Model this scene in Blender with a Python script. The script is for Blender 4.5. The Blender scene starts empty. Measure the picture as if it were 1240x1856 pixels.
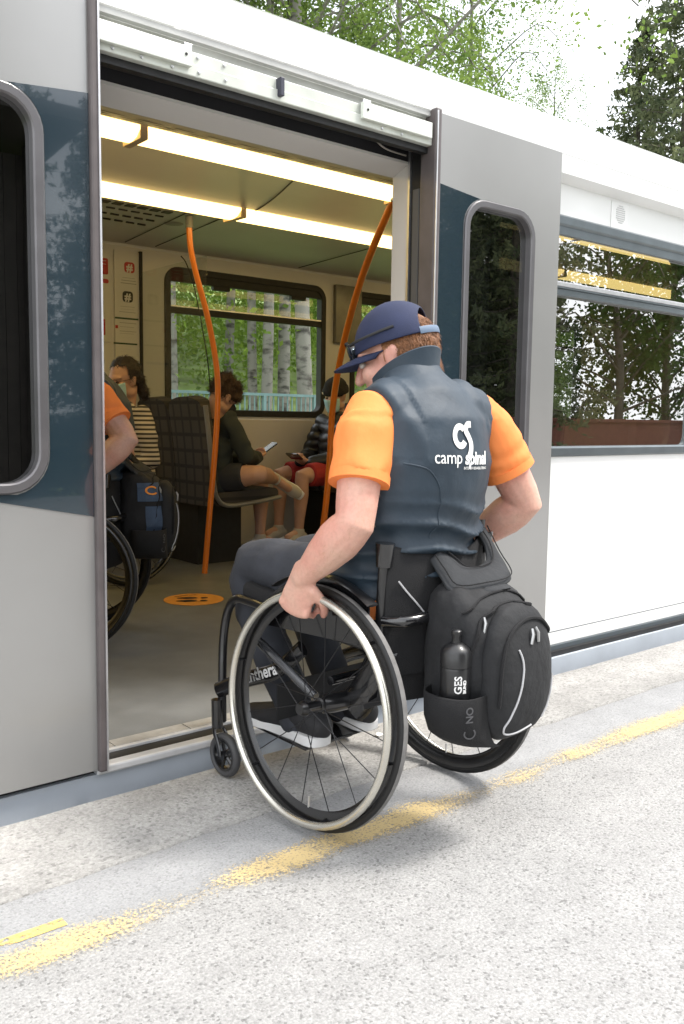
import bpy, bmesh, math, random
import numpy as np
from mathutils import Vector, Matrix, noise
from mathutils.bvhtree import BVHTree
random.seed(7); rng = np.random.default_rng(7)
S = bpy.context.scene; COL = S.collection
rad = math.radians
# ------------------------------------------------------------------ camera
W, H, F = 1240., 1856., 1618.
YAW, PITCH, ROLL, CAMH = rad(39.56), rad(5.845), rad(.79), 1.0
_f = Vector((math.sin(YAW), math.cos(YAW), 0)); _r = Vector((math.cos(YAW), -math.sin(YAW), 0)); _u = Vector((0, 0, 1))
CF = _f*math.cos(PITCH)-_u*math.sin(PITCH); _u2 = _u*math.cos(PITCH)+_f*math.sin(PITCH)
CR = _r*math.cos(ROLL)+_u2*math.sin(ROLL); CU = -_r*math.sin(ROLL)+_u2*math.cos(ROLL)
CO = Vector((0, 0, CAMH))
cam = bpy.data.cameras.new('camera'); camo = bpy.data.objects.new('camera', cam); COL.objects.link(camo)
m3 = Matrix((CR, CU, -CF)).transposed(); camo.matrix_world = Matrix.Translation(CO) @ m3.to_4x4()
cam.sensor_fit = 'VERTICAL'; cam.sensor_height = 36.; cam.lens = 36.*F/H; cam.clip_end = 600; cam.clip_start = .05
S.camera = camo
def ray(x, y): return CF+CR*((x-W/2)/F)-CU*((y-H/2)/F)
def at_y(x, y, Y): d = ray(x, y); return CO+d*(Y/d.y)
def at_z(x, y, z=0.): d = ray(x, y); return CO+d*((z-CAMH)/d.z)
def at_d(x, y, t): return CO+ray(x, y)*t
# ------------------------------------------------------------------ light
wd = bpy.data.worlds.new('World'); S.world = wd; wd.use_nodes = True
nt = wd.node_tree; nt.nodes.clear()
SUN_EL, SUN_AZ = rad(58), rad(35)     # azimuth of the sun, measured from +X towards -Y
sk = nt.nodes.new('ShaderNodeTexSky'); sk.sky_type = 'NISHITA'; sk.sun_disc = False
sk.sun_elevation = SUN_EL; sk.sun_rotation = rad(90)+SUN_AZ; sk.air_density = 1.; sk.dust_density = 4.; sk.ozone_density = 1.
tc = nt.nodes.new('ShaderNodeTexCoord'); nz = nt.nodes.new('ShaderNodeTexNoise'); nz.inputs['Scale'].default_value = 2.2; nz.inputs['Detail'].default_value = 7
mp = nt.nodes.new('ShaderNodeMapping'); mp.inputs['Scale'].default_value = (1, 1, 2.2)
cr = nt.nodes.new('ShaderNodeValToRGB'); cr.color_ramp.elements[0].position = .34; cr.color_ramp.elements[1].position = .56
cr.color_ramp.elements[0].color = (.55, .55, .55, 1)
mx = nt.nodes.new('ShaderNodeMix'); mx.data_type = 'RGBA'; mx.inputs[7].default_value = (9.5, 9.7, 10., 1)
bg = nt.nodes.new('ShaderNodeBackground'); bg.inputs['Strength'].default_value = .105
ow = nt.nodes.new('ShaderNodeOutputWorld')
L = nt.links.new
L(tc.outputs['Generated'], mp.inputs[0]); L(mp.outputs[0], nz.inputs['Vector']); L(nz.outputs[0], cr.inputs[0]); L(cr.outputs[0], mx.inputs[0])
L(sk.outputs[0], mx.inputs[6]); L(mx.outputs[2], bg.inputs[0]); L(bg.outputs[0], ow.inputs[0])
sl = bpy.data.lights.new('sun', 'SUN'); sl.energy = 1.5; sl.angle = rad(12); sl.color = (1, .96, .9)
so = bpy.data.objects.new('sun', sl); COL.objects.link(so)
sd = Vector((math.cos(SUN_AZ)*math.cos(SUN_EL), -math.sin(SUN_AZ)*math.cos(SUN_EL), math.sin(SUN_EL)))
so.rotation_euler = sd.to_track_quat('Z', 'Y').to_euler(); so.location = (0, -5, 20)
S.view_settings.view_transform = 'Standard'; S.view_settings.look = 'None'; S.view_settings.gamma = 1; S.view_settings.exposure = 1.42
S.view_settings.use_curve_mapping = False
S.render.engine = 'CYCLES'; S.cycles.max_bounces = 8; S.cycles.transparent_max_bounces = 12
# ------------------------------------------------------------------ materials
MATS = {}
def mat(name, col, rough=.5, metal=0., var=0., vs=6., bump=0., bs=60., coat=0., cr_=.05, emit=None, es=1., spec=None, sub=0., det=4.):
    if name in MATS: return MATS[name]
    m = bpy.data.materials.new(name); m.use_nodes = True; t = m.node_tree; b = t.nodes['Principled BSDF']
    b.inputs['Base Color'].default_value = (*col, 1); b.inputs['Roughness'].default_value = rough; b.inputs['Metallic'].default_value = metal
    b.inputs['Coat Weight'].default_value = coat; b.inputs['Coat Roughness'].default_value = cr_
    if spec is not None: b.inputs['Specular IOR Level'].default_value = spec
    if sub: b.inputs['Subsurface Weight'].default_value = sub; b.inputs['Subsurface Radius'].default_value = (.012, .005, .003); b.inputs['Subsurface Scale'].default_value = .6
    if emit: b.inputs['Emission Color'].default_value = (*emit, 1); b.inputs['Emission Strength'].default_value = es
    c = t.nodes.new('ShaderNodeTexCoord')
    if var:
        n = t.nodes.new('ShaderNodeTexNoise'); n.inputs['Scale'].default_value = vs; n.inputs['Detail'].default_value = 6
        r = t.nodes.new('ShaderNodeMapRange'); r.inputs[1].default_value = .3; r.inputs[2].default_value = .7; r.inputs[3].default_value = 1-var; r.inputs[4].default_value = 1+var
        x = t.nodes.new('ShaderNodeMix'); x.data_type = 'RGBA'; x.blend_type = 'MULTIPLY'; x.inputs[0].default_value = 1; x.inputs[6].default_value = (*col, 1)
        t.links.new(c.outputs['Object'], n.inputs['Vector']); t.links.new(n.outputs[0], r.inputs[0]); t.links.new(r.outputs[0], x.inputs[7]); t.links.new(x.outputs[2], b.inputs['Base Color'])
    if bump:
        n2 = t.nodes.new('ShaderNodeTexNoise'); n2.inputs['Scale'].default_value = bs; n2.inputs['Detail'].default_value = det
        bp = t.nodes.new('ShaderNodeBump'); bp.inputs['Strength'].default_value = bump; bp.inputs['Distance'].default_value = .01
        t.links.new(c.outputs['Object'], n2.inputs['Vector']); t.links.new(n2.outputs[0], bp.inputs['Height']); t.links.new(bp.outputs[0], b.inputs['Normal'])
    MATS[name] = m; return m
def nodes_of(m): return m.node_tree, m.node_tree.nodes['Principled BSDF'], m.node_tree.links.new
def glass(name, tint, r0=.08, rough=.0, wave=0.):      # thin pane, reflecting alike from both sides
    m = bpy.data.materials.new(name); m.use_nodes = True; t = m.node_tree; t.nodes.clear(); l = t.links.new
    o = t.nodes.new('ShaderNodeOutputMaterial'); a = t.nodes.new('ShaderNodeBsdfTransparent'); a.inputs[0].default_value = (*tint, 1)
    g = t.nodes.new('ShaderNodeBsdfGlossy'); g.inputs['Roughness'].default_value = rough; f = t.nodes.new('ShaderNodeLayerWeight'); f.inputs[0].default_value = .5
    p = t.nodes.new('ShaderNodeMath'); p.operation = 'POWER'; p.inputs[1].default_value = 5.; l(f.outputs['Facing'], p.inputs[0])
    q = t.nodes.new('ShaderNodeMath'); q.operation = 'MULTIPLY_ADD'; q.inputs[1].default_value = 1-r0; q.inputs[2].default_value = r0; l(p.outputs[0], q.inputs[0])
    x = t.nodes.new('ShaderNodeMixShader'); l(q.outputs[0], x.inputs[0]); l(a.outputs[0], x.inputs[1]); l(g.outputs[0], x.inputs[2]); l(x.outputs[0], o.inputs[0])
    if wave:
        c = t.nodes.new('ShaderNodeTexCoord'); n = t.nodes.new('ShaderNodeTexNoise'); n.inputs['Scale'].default_value = 3.; n.inputs['Detail'].default_value = 1
        b = t.nodes.new('ShaderNodeBump'); b.inputs['Strength'].default_value = wave; b.inputs['Distance'].default_value = .01
        l(c.outputs['Object'], n.inputs['Vector']); l(n.outputs[0], b.inputs['Height']); l(b.outputs[0], g.inputs['Normal'])
    MATS[name] = m; return m
# ------------------------------------------------------------------ mesh tools
class M:
    def __init__(s): s.v = []; s.f = []; s.mi = []; s.cur = 0
    def add(s, vs, fs):
        o = len(s.v); s.v += [tuple(v) for v in vs]; s.f += [tuple(i+o for i in f) for f in fs]; s.mi += [s.cur]*len(fs); return s
    def box(s, x0, x1, y0, y1, z0, z1):
        return s.add([(x0, y0, z0), (x1, y0, z0), (x1, y1, z0), (x0, y1, z0), (x0, y0, z1), (x1, y0, z1), (x1, y1, z1), (x0, y1, z1)],
                     [(0, 3, 2, 1), (4, 5, 6, 7), (0, 1, 5, 4), (1, 2, 6, 5), (2, 3, 7, 6), (3, 0, 4, 7)])
    def loft(s, rings, cap=True, closed=True):
        n = len(rings[0]); vs = [p for r in rings for p in r]; fs = []
        for i in range(len(rings)-1):
            for j in range(n if closed else n-1):
                k = (j+1) % n; fs.append((i*n+j, i*n+k, (i+1)*n+k, (i+1)*n+j))
        if cap: fs.append(tuple(range(n-1, -1, -1))); fs.append(tuple((len(rings)-1)*n+j for j in range(n)))
        return s.add(vs, fs)
    def tube(s, pts, rr, n=10, side=None, rnd=False, ringclosed=False):
        P_ = [Vector(p) for p in pts]; k = len(P_)
        R_ = list(rr) if isinstance(rr, (list, tuple)) and not (isinstance(rr, tuple) and len(rr) == 2 and k != 2) else [rr]*k
        if len(R_) != k: R_ = [R_[0]]*k
        R_ = [(q, q) if not isinstance(q, tuple) else q for q in R_]
        if rnd:
            d0 = (P_[0]-P_[1]).normalized(); d1 = (P_[-1]-P_[-2]).normalized(); a, b = min(R_[0]), min(R_[-1])
            h = [(P_[0]+d0*a*t, (R_[0][0]*math.sqrt(max(0, 1-t*t)), R_[0][1]*math.sqrt(max(0, 1-t*t)))) for t in (.95, .7, .38)]
            e = [(P_[-1]+d1*b*t, (R_[-1][0]*math.sqrt(max(0, 1-t*t)), R_[-1][1]*math.sqrt(max(0, 1-t*t)))) for t in (.38, .7, .95)]
            P_ = [q[0] for q in h]+P_+[q[0] for q in e]; R_ = [q[1] for q in h]+R_+[q[1] for q in e]; k = len(P_)
        rings = []; sv = Vector(side) if side is not None else None
        prev = None
        for i in range(k):
            if ringclosed: t = (P_[(i+1) % k]-P_[i-1]).normalized()
            else: t = (P_[min(i+1, k-1)]-P_[max(i-1, 0)]).normalized()
            ref = sv if sv is not None else (prev if prev is not None else (Vector((0, 0, 1)) if abs(t.z) < .9 else Vector((1, 0, 0))))
            u = ref-t*ref.dot(t)
            if u.length < 1e-4: u = t.orthogonal()
            u.normalize(); w = t.cross(u); prev = u
            rings.append([P_[i]+u*(R_[i][0]*math.cos(2*math.pi*j/n))+w*(R_[i][1]*math.sin(2*math.pi*j/n)) for j in range(n)])
        if ringclosed: return s.loft(rings+[rings[0]], cap=False)
        return s.loft(rings)
    def ell(s, c, r, R=None, nu=14, nv=9):
        c = Vector(c); vs = []; fs = []
        for i in range(1, nv):
            a = math.pi*i/nv
            for j in range(nu):
                b = 2*math.pi*j/nu; p = Vector((r[0]*math.sin(a)*math.cos(b), r[1]*math.sin(a)*math.sin(b), r[2]*math.cos(a)))
                vs.append(c+(R @ p if R else p))
        t = Vector((0, 0, r[2])); vs.append(c+(R @ t if R else t)); vs.append(c-(R @ t if R else t)); T = len(vs)-2
        for i in range(nv-2):
            for j in range(nu): k = (j+1) % nu; fs.append((i*nu+j, (i+1)*nu+j, (i+1)*nu+k, i*nu+k))
        for j in range(nu): k = (j+1) % nu; fs.append((T, j, k)); fs.append((T+1, (nv-2)*nu+k, (nv-2)*nu+j))
        return s.add(vs, fs)
    def lathe(s, prof, n=40, ax='x'):   # prof: list of (axial, radius), closed loop
        rings = []
        for (x, r) in prof:
            rings.append([(x, r*math.cos(2*math.pi*j/n), r*math.sin(2*math.pi*j/n)) if ax == 'x' else (r*math.cos(2*math.pi*j/n), r*math.sin(2*math.pi*j/n), x) for j in range(n)])
        return s.loft(rings, cap=False)
    def ext(s, poly, d):                # closed polygon extruded by vector
        p0 = [Vector(p) for p in poly]; d = Vector(d); return s.loft([p0, [p+d for p in p0]])
    def xf(s, mtx): s.v = [tuple(mtx @ Vector(v)) for v in s.v]; return s
    def build(s, name, mats, parent=None, smooth=True, bevel=0., sharp=.7, fix=True):
        me = bpy.data.meshes.new(name); me.from_pydata(s.v, [], s.f)
        mats = mats if isinstance(mats, (list, tuple)) else [mats]
        for m in mats: me.materials.append(m)
        if len(mats) > 1: me.polygons.foreach_set('material_index', s.mi)
        if fix:
            bm = bmesh.new(); bm.from_mesh(me); bmesh.ops.recalc_face_normals(bm, faces=bm.faces); bm.to_mesh(me); bm.free()
        if smooth: me.shade_smooth(); me.set_sharp_from_angle(angle=sharp)
        o = bpy.data.objects.new(name, me); COL.objects.link(o); o.parent = parent
        if bevel: b = o.modifiers.new('bevel', 'BEVEL'); b.width = bevel; b.segments = 2; b.limit_method = 'ANGLE'; b.angle_limit = .6
        return o
def tag(o, label=None, cat=None, group=None, kind=None):
    for k, v in (('label', label), ('category', cat), ('group', group), ('kind', kind)):
        if v: o[k] = v
    return o
def empty(name, loc=(0, 0, 0), rz=0., **k):
    o = bpy.data.objects.new(name, None); COL.objects.link(o); o.location = loc; o.rotation_euler = (0, 0, rz); o.empty_display_size = .1; return tag(o, **k)
def copy_tree(o, parent=None):
    c = o.copy(); COL.objects.link(c); c.parent = parent
    for ch in o.children: copy_tree(ch, c)
    return c
def fast(name, V, Fq, m, parent=None):
    me = bpy.data.meshes.new(name); V = np.asarray(V, np.float32); Fq = np.asarray(Fq, np.int32); n, k = Fq.shape
    me.vertices.add(len(V)); me.vertices.foreach_set('co', V.ravel()); me.loops.add(n*k); me.loops.foreach_set('vertex_index', Fq.ravel())
    me.polygons.add(n); me.polygons.foreach_set('loop_start', np.arange(0, n*k, k, dtype=np.int32))
    me.update(calc_edges=True); me.materials.append(m); o = bpy.data.objects.new(name, me); COL.objects.link(o); o.parent = parent; return o
def organic(name, fnb, m, parent=None, voxel=.01, smooth=5, disp=None):
    g = M(); fnb(g); o = g.build('tmp', [], None, smooth=False)
    r = o.modifiers.new('r', 'REMESH'); r.mode = 'VOXEL'; r.voxel_size = voxel
    if smooth: q = o.modifiers.new('s', 'SMOOTH'); q.factor = .5; q.iterations = smooth
    dg = bpy.context.evaluated_depsgraph_get(); me = bpy.data.meshes.new_from_object(o.evaluated_get(dg)); me.name = name
    old = o.data; bpy.data.objects.remove(o); bpy.data.meshes.remove(old)
    if disp:
        for v, nn in zip(me.vertices, [tuple(v.normal) for v in me.vertices]): v.co += Vector(nn)*disp(v.co)
    me.materials.clear()
    for q in (m if isinstance(m, list) else [m]): me.materials.append(q)
    me.shade_smooth(); o = bpy.data.objects.new(name, me); COL.objects.link(o); o.parent = parent; return o
def text_mesh(s, size=1., bold=0., shear=0., align='CENTER', sx=1.):
    cu = bpy.data.curves.new('t', 'FONT'); cu.body = s; cu.size = size; cu.align_x = align; cu.offset = bold; cu.shear = shear; cu.resolution_u = 3
    o = bpy.data.objects.new('t', cu); COL.objects.link(o); dg = bpy.context.evaluated_depsgraph_get(); dg.update()
    me = bpy.data.meshes.new_from_object(o.evaluated_get(dg)); bpy.data.objects.remove(o)
    bm = bmesh.new(); bm.from_mesh(me); bmesh.ops.triangulate(bm, faces=bm.faces)
    V = [Vector((v.co.x*sx, v.co.y, 0)) for v in bm.verts]; Fs = [tuple(v.index for v in f.verts) for f in bm.faces]; bm.free(); bpy.data.meshes.remove(me)
    return V, Fs
def decal(name, V, Fs, org, ux, uy, m, parent=None, target=None, off=.002, thick=0.):
    """flat print laid at org with axes ux, uy; pressed on to the target mesh when given"""
    org, ux, uy = Vector(org), Vector(ux).normalized(), Vector(uy).normalized(); nn = ux.cross(uy).normalized(); g = M(); out = []
    bv = BVHTree.FromPolygons([v.co.copy() for v in target.data.vertices], [tuple(p.vertices) for p in target.data.polygons]) if target else None
    for v in V:
        p = org+ux*v.x+uy*v.y
        if bv:
            hit = bv.ray_cast(p+nn*.3, -nn, .6)
            if hit[0] is not None: p = hit[0]+nn*off
        out.append(p)
    g.add(out, Fs); return g.build(name, m, parent, smooth=False, fix=False)
def spline(pts, n):
    P_ = [Vector(p) for p in pts]; k = len(P_); out = []
    for i in range(n):
        t = i/(n-1)*(k-1); j = min(int(t), k-2); t -= j
        a, b, c, d = P_[max(j-1, 0)], P_[j], P_[j+1], P_[min(j+2, k-1)]
        out.append(.5*((2*b)+(c-a)*t+(2*a-5*b+4*c-d)*t*t+(3*b-a-3*c+d)*t**3))
    return out
def rrect(x0, x1, z0, z1, r, n=6):
    o = []
    for cx, cz, a0 in ((x1-r, z1-r, 0), (x0+r, z1-r, 90), (x0+r, z0+r, 180), (x1-r, z0+r, 270)):
        for i in range(n+1): a = rad(a0+90*i/n); o.append((cx+r*math.cos(a), cz+r*math.sin(a)))
    return o
# ------------------------------------------------------------------ the setting: ground, platform
m_grass = mat('grass', (.15, .21, .06), .9, var=.45, vs=1.5, bump=.8, bs=25)
def grid(x0, x1, y0, y1, nx, ny, fz):
    xs = np.linspace(x0, x1, nx+1); ys = np.linspace(y0, y1, ny+1); V = [(x, y, fz(x, y)) for y in ys for x in xs]
    Fq = [(j*(nx+1)+i, j*(nx+1)+i+1, (j+1)*(nx+1)+i+1, (j+1)*(nx+1)+i) for j in range(ny) for i in range(nx)]; return V, Fq
V, Q = grid(-250, 250, -250, 250, 20, 20, lambda x, y: -1.0)
tag(fast('ground', V, Q, m_grass), kind='structure')
def hillz(x, y): t = max(0, (y-9)/30); return -.9+1.25*min(1, max(0, (y-6.5)/3))+9*min(t, 1.4)**1.25+.35*noise.noise((x*.15, y*.15, 0))
V, Q = grid(-40, 70, 6.6, 60, 70, 40, hillz)
o = tag(fast('hillside', V, Q, m_grass), kind='structure'); o.data.shade_smooth()

def surface(name, c1, c2, scale, bumpd, rough=.9, stone=None, big=.12, stain=(.25, .2), cracks=0.):
    m = mat(name, c1, rough); t, b, l = nodes_of(m)
    c = t.nodes.new('ShaderNodeTexCoord')
    def N(ty, **k):
        n = t.nodes.new(ty)
        for a, v in k.items(): n.inputs[a].default_value = v
        return n
    vor = N('ShaderNodeTexVoronoi', Scale=scale); n1 = N('ShaderNodeTexNoise', Scale=1.3, Detail=8.); n2 = N('ShaderNodeTexNoise', Scale=scale*.9, Detail=6., Roughness=.7)
    n3 = N('ShaderNodeTexNoise', Scale=9., Detail=6.)
    for n in (vor, n2, n3): l(c.outputs['Object'], n.inputs['Vector'])
    mpp = t.nodes.new('ShaderNodeMapping'); mpp.inputs['Scale'].default_value = (.4, 2.6, 1); l(c.outputs['Object'], mpp.inputs[0]); l(mpp.outputs[0], n1.inputs['Vector'])
    rp = t.nodes.new('ShaderNodeValToRGB'); e = rp.color_ramp.elements; e[0].color = (*c1, 1); e[1].color = (*c2, 1); e[0].position = .38; e[1].position = .62
    l(n2.outputs[0], rp.inputs[0])
    # single stones take their own tone
    hs = t.nodes.new('ShaderNodeSeparateColor'); l(vor.outputs['Color'], hs.inputs[0])
    r1 = t.nodes.new('ShaderNodeValToRGB'); r1.color_ramp.interpolation = 'LINEAR'; e_ = r1.color_ramp.elements; k0 = 1-1.55*stone; e_[0].color = (k0, k0, k0, 1); e_[0].position = .02
    k1 = 1-.35*stone; e_[1].color = (1+.3*stone,)*3+(1,); e_[1].position = 1.; q_ = e_.new(.16); q_.color = (k1, k1, k1, 1)
    l(hs.outputs[0], r1.inputs[0])
    r2 = t.nodes.new('ShaderNodeMapRange'); r2.inputs[1].default_value = .3; r2.inputs[2].default_value = .7; r2.inputs[3].default_value = 1-big; r2.inputs[4].default_value = 1+big; l(n1.outputs[0], r2.inputs[0])
    r3 = t.nodes.new('ShaderNodeMapRange'); r3.inputs[1].default_value = .25; r3.inputs[2].default_value = .75; r3.inputs[3].default_value = 1-big; r3.inputs[4].default_value = 1+big; l(n3.outputs[0], r3.inputs[0])
    mu = t.nodes.new('ShaderNodeMath'); mu.operation = 'MULTIPLY'; l(r1.outputs[0], mu.inputs[0]); l(r2.outputs[0], mu.inputs[1])
    mu2 = t.nodes.new('ShaderNodeMath'); mu2.operation = 'MULTIPLY'; l(mu.outputs[0], mu2.inputs[0]); l(r3.outputs[0], mu2.inputs[1])
    x = t.nodes.new('ShaderNodeMix'); x.data_type = 'RGBA'; x.blend_type = 'MULTIPLY'; x.inputs[0].default_value = 1; l(rp.outputs[0], x.inputs[6]); l(mu2.outputs[0], x.inputs[7]); l(x.outputs[2], b.inputs['Base Color'])
    vd = N('ShaderNodeTexVoronoi', Scale=scale); l(c.outputs['Object'], vd.inputs['Vector'])
    sub = t.nodes.new('ShaderNodeMath'); sub.operation = 'MULTIPLY_ADD'; sub.inputs[1].default_value = -.7; l(vd.outputs['Distance'], sub.inputs[0]); l(n2.outputs[0], sub.inputs[2])
    bp = t.nodes.new('ShaderNodeBump'); bp.inputs['Strength'].default_value = bumpd; bp.inputs['Distance'].default_value = .006; l(sub.outputs[0], bp.inputs['Height']); l(bp.outputs[0], b.inputs['Normal'])
    return m
m_asph = surface('coarse_asphalt', (.265, .262, .256), (.385, .381, .373), 180, .5, stone=.27, big=.09)
m_strip = surface('smooth_asphalt', (.26, .262, .265), (.33, .33, .33), 200, .35, stone=.15, big=.08)
m_conc = surface('concrete', (.29, .28, .265), (.40, .39, .37), 130, .45, stone=.20, big=.15)
# platform: three strips butted edge to edge with ragged seams between them
def ragged(y, amp, seed): return [(x, y+amp*noise.noise((x*2.2, seed, 0))+amp*.5*noise.noise((x*9, seed, 3))) for x in np.linspace(-6, 14, 400)]
s1 = ragged(1.795, .018, 1.); s2 = ragged(1.575, .008, 5.)
def strip(name, lo, hi, z, m, drop=True):
    V = [(x, y, z) for x, y in lo]+[(x, y, z) for x, y in hi]+[(x, y, z-.05) for x, y in lo]; n = len(lo)
    Q = [(i, i+1, n+i+1, n+i) for i in range(n-1)]+[(2*n+i, 2*n+i+1, i+1, i) for i in range(n-1)]
    return tag(fast(name, V, Q, m), kind='structure')
strip('platform_edge_concrete', s1, [(x, 2.13+.004*noise.noise((x*6, 9, 0))) for x, _ in s1], .004, m_conc)
strip('platform_asphalt_band', [(x, y+.004) for x, y in s2], [(x, y-.004-.016*max(0, noise.noise((x*3, 2, 7)))) for x, y in s1], .001, m_strip)
strip('platform', [(x, -6.5) for x, _ in s2], s2, .0, m_asph)
g = M(); g.box(-6, 14, -6.5, 2.125, -1., -.035); tag(g.build('platform_base', m_conc, smooth=False), kind='structure')
g = M(); g.box(14, 60, -6.5, 2.13, -1., .002).box(-40, -6, -6.5, 2.13, -1., .002); tag(g.build('platform_far', m_asph, smooth=False), kind='structure')
# worn yellow line: thin paint sheet, broken up by a noise mask
m_yel = mat('worn_yellow_paint', (.74, .56, .26), .8); t, b, l = nodes_of(m_yel)
c = t.nodes.new('ShaderNodeTexCoord'); n1 = t.nodes.new('ShaderNodeTexNoise'); n1.inputs['Scale'].default_value = 150; n1.inputs['Detail'].default_value = 5; n1.inputs['Roughness'].default_value = .7
n2 = t.nodes.new('ShaderNodeTexNoise'); n2.inputs['Scale'].default_value = 3.5; n2.inputs['Detail'].default_value = 5
sx = t.nodes.new('ShaderNodeSeparateXYZ'); l(c.outputs['Object'], sx.inputs[0]); l(c.outputs['Object'], n1.inputs[0]); l(c.outputs['Object'], n2.inputs[0])
e1 = t.nodes.new('ShaderNodeMath'); e1.operation = 'SUBTRACT'; l(sx.outputs[1], e1.inputs[0]); e1.inputs[1].default_value = 1.565
e2 = t.nodes.new('ShaderNodeMath'); e2.operation = 'ABSOLUTE'; l(e1.outputs[0], e2.inputs[0])
e3 = t.nodes.new('ShaderNodeMapRange'); l(e2.outputs[0], e3.inputs[0]); e3.inputs[1].default_value = .02; e3.inputs[2].default_value = .075; e3.inputs[3].default_value = -.06; e3.inputs[4].default_value = -.34
a1 = t.nodes.new('ShaderNodeMath'); a1.operation = 'ADD'; l(n1.outputs[0], a1.inputs[0]); l(e3.outputs[0], a1.inputs[1])
a2 = t.nodes.new('ShaderNodeMath'); a2.operation = 'MULTIPLY_ADD'; l(n2.outputs[0], a2.inputs[0]); a2.inputs[1].default_value = .75; l(a1.outputs[0], a2.inputs[2])
a3 = t.nodes.new('ShaderNodeMapRange'); l(a2.outputs[0], a3.inputs[0]); a3.inputs[1].default_value = .74; a3.inputs[2].default_value = .88; a3.inputs[4].default_value = .70; l(a3.outputs[0], b.inputs['Alpha'])
V, Q = grid(-6, 14, 1.485, 1.645, 40, 1, lambda x, y: .0055)
tag(fast('yellow_platform_line', V, Q, m_yel), kind='structure')
m_yel2 = mat('fresh_yellow_paint', (.76, .55, .17), .7, var=.15, vs=40)
t, b, l = nodes_of(m_yel2); c = t.nodes.new('ShaderNodeTexCoord'); n1 = t.nodes.new('ShaderNodeTexNoise'); n1.inputs['Scale'].default_value = 60; n1.inputs['Detail'].default_value = 6; l(c.outputs['Object'], n1.inputs[0]); a1 = t.nodes.new('ShaderNodeMapRange'); a1.inputs[1].default_value = .36; a1.inputs[2].default_value = .5; a1.inputs[4].default_value = .9; l(n1.outputs[0], a1.inputs[0]); l(a1.outputs[0], b.inputs['Alpha'])
V, Q = grid(.3, .655, 1.625, 1.655, 12, 1, lambda x, y: .0032); tag(fast('yellow_paint_dash', V, Q, m_yel2), kind='structure')
g = M(); g.add([(0, 0, 0), (.022, .004, .002), (.026, .02, .001), (.012, .027, .004), (-.002, .016, .001)], [(0, 1, 2, 3, 4)]); p = at_z(688, 1335, .008)
g.xf(Matrix.Translation(p)); o = g.build('paper_scrap', mat('paper', (.8, .78, .74), .8), smooth=False); tag(o, 'small white paper scrap on the concrete between the two wheels', 'litter')

# ------------------------------------------------------------------ the train
YL, YB = 2.20, 2.27
FZ = .06                       # train floor height
m_white = mat('train_white_paint', (.80, .80, .79), .22, var=.03, vs=1.2, coat=.6)
m_silver = mat('door_silver_paint', (.32, .317, .31), .28, metal=.45, var=.05, vs=2.5, coat=.7, cr_=.12, bump=.02, bs=4)
m_band = mat('door_dark_band', (.016, .030, .041), .12, coat=1., cr_=.02, bump=.015, bs=3)
m_rail = mat('door_edge_rubber', (.10, .085, .085), .45, var=.15, vs=14)
m_alu = mat('aluminium', (.62, .62, .63), .32, metal=.9, var=.08, vs=20)
m_dalu = mat('window_frame_metal', (.16, .185, .20), .28, metal=.75, var=.08, vs=12)
m_wfr = mat('door_window_trim', (.13, .125, .13), .32, metal=.5, var=.1, vs=12)
m_black = mat('black_rubber', (.012, .012, .013), .6, var=.3, vs=25)
m_cav = mat('door_cavity_black', (.010, .010, .012), .75, var=.3, vs=10)
m_skirt = mat('blue_grey_skirt', (.47, .51, .56), .5, var=.08, vs=6)
m_track = mat('track_cream_paint', (.55, .57, .52), .4, var=.12, vs=9)
m_inw = mat('interior_lining', (.62, .60, .58), .45, var=.04, vs=3)
m_beige = mat('ceiling_panel', (.58, .52, .46), .4, var=.05, vs=2.5)
m_coving = mat('coving_grey', (.47, .45, .43), .5, var=.05, vs=3)
m_floor = mat('train_floor_vinyl', (.16, .165, .165), .42, var=.16, vs=6, bump=.1, bs=200)
m_lamp = mat('ceiling_lamp', (.9, .8, .6), .5, emit=(1., .70, .25), es=1.75)
m_orange = mat('orange_pole_paint', (.72, .19, .015), .28, var=.06, vs=12, coat=.5)
m_fabric = mat('seat_fabric', (.085, .075, .062), .95, bump=.35, bs=350)
m_shell = mat('seat_shell_grey', (.20, .20, .19), .5, var=.08, vs=12)
g_out = glass('tinted_window_glass', (.30, .32, .32), .46, 0., .02); g_in = glass('clear_glass', (.93, .95, .94), .03)
g_door = glass('door_window_glass', (.06, .065, .07), .32, 0., .02)
train = empty('train_car', (1.6, 3.9, 0), label='white and silver metro train car standing at the platform with its double doors open', cat='train')
TI = Matrix.Translation((-1.6, -3.9, 0))
def tp(g, name, m, parent=train, **k):          # a train part, given in world coordinates
    if parent is train: g.xf(TI); return g.build(name, m, parent, **k)
    g.xf(TI @ Matrix.Translation(-parent.location) if parent.location.length else TI); return g.build(name, m, parent, **k)
def holed(g, x0, x1, z0, z1, holes, y0, y1):     # wall slab with rounded holes side by side, holes sorted in x
    cuts = [x0]+[(a[1]+b[0])/2 for a, b in zip(holes, holes[1:])]+[x1]
    for h, c0, c1 in zip(holes, cuts, cuts[1:]):
        inn = rrect(*h); k = len(inn)//4; outc = [(c1, z1)]*k+[(c0, z1)]*k+[(c0, z0)]*k+[(c1, z0)]*k
        A = [(p[0], y0, p[1]) for p in inn]; B = [(p[0], y0, p[1]) for p in outc]; A2 = [(p[0], y1, p[1]) for p in inn]; B2 = [(p[0], y1, p[1]) for p in outc]
        g.loft([B, A, A2, B2], cap=False)
    return g
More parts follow.
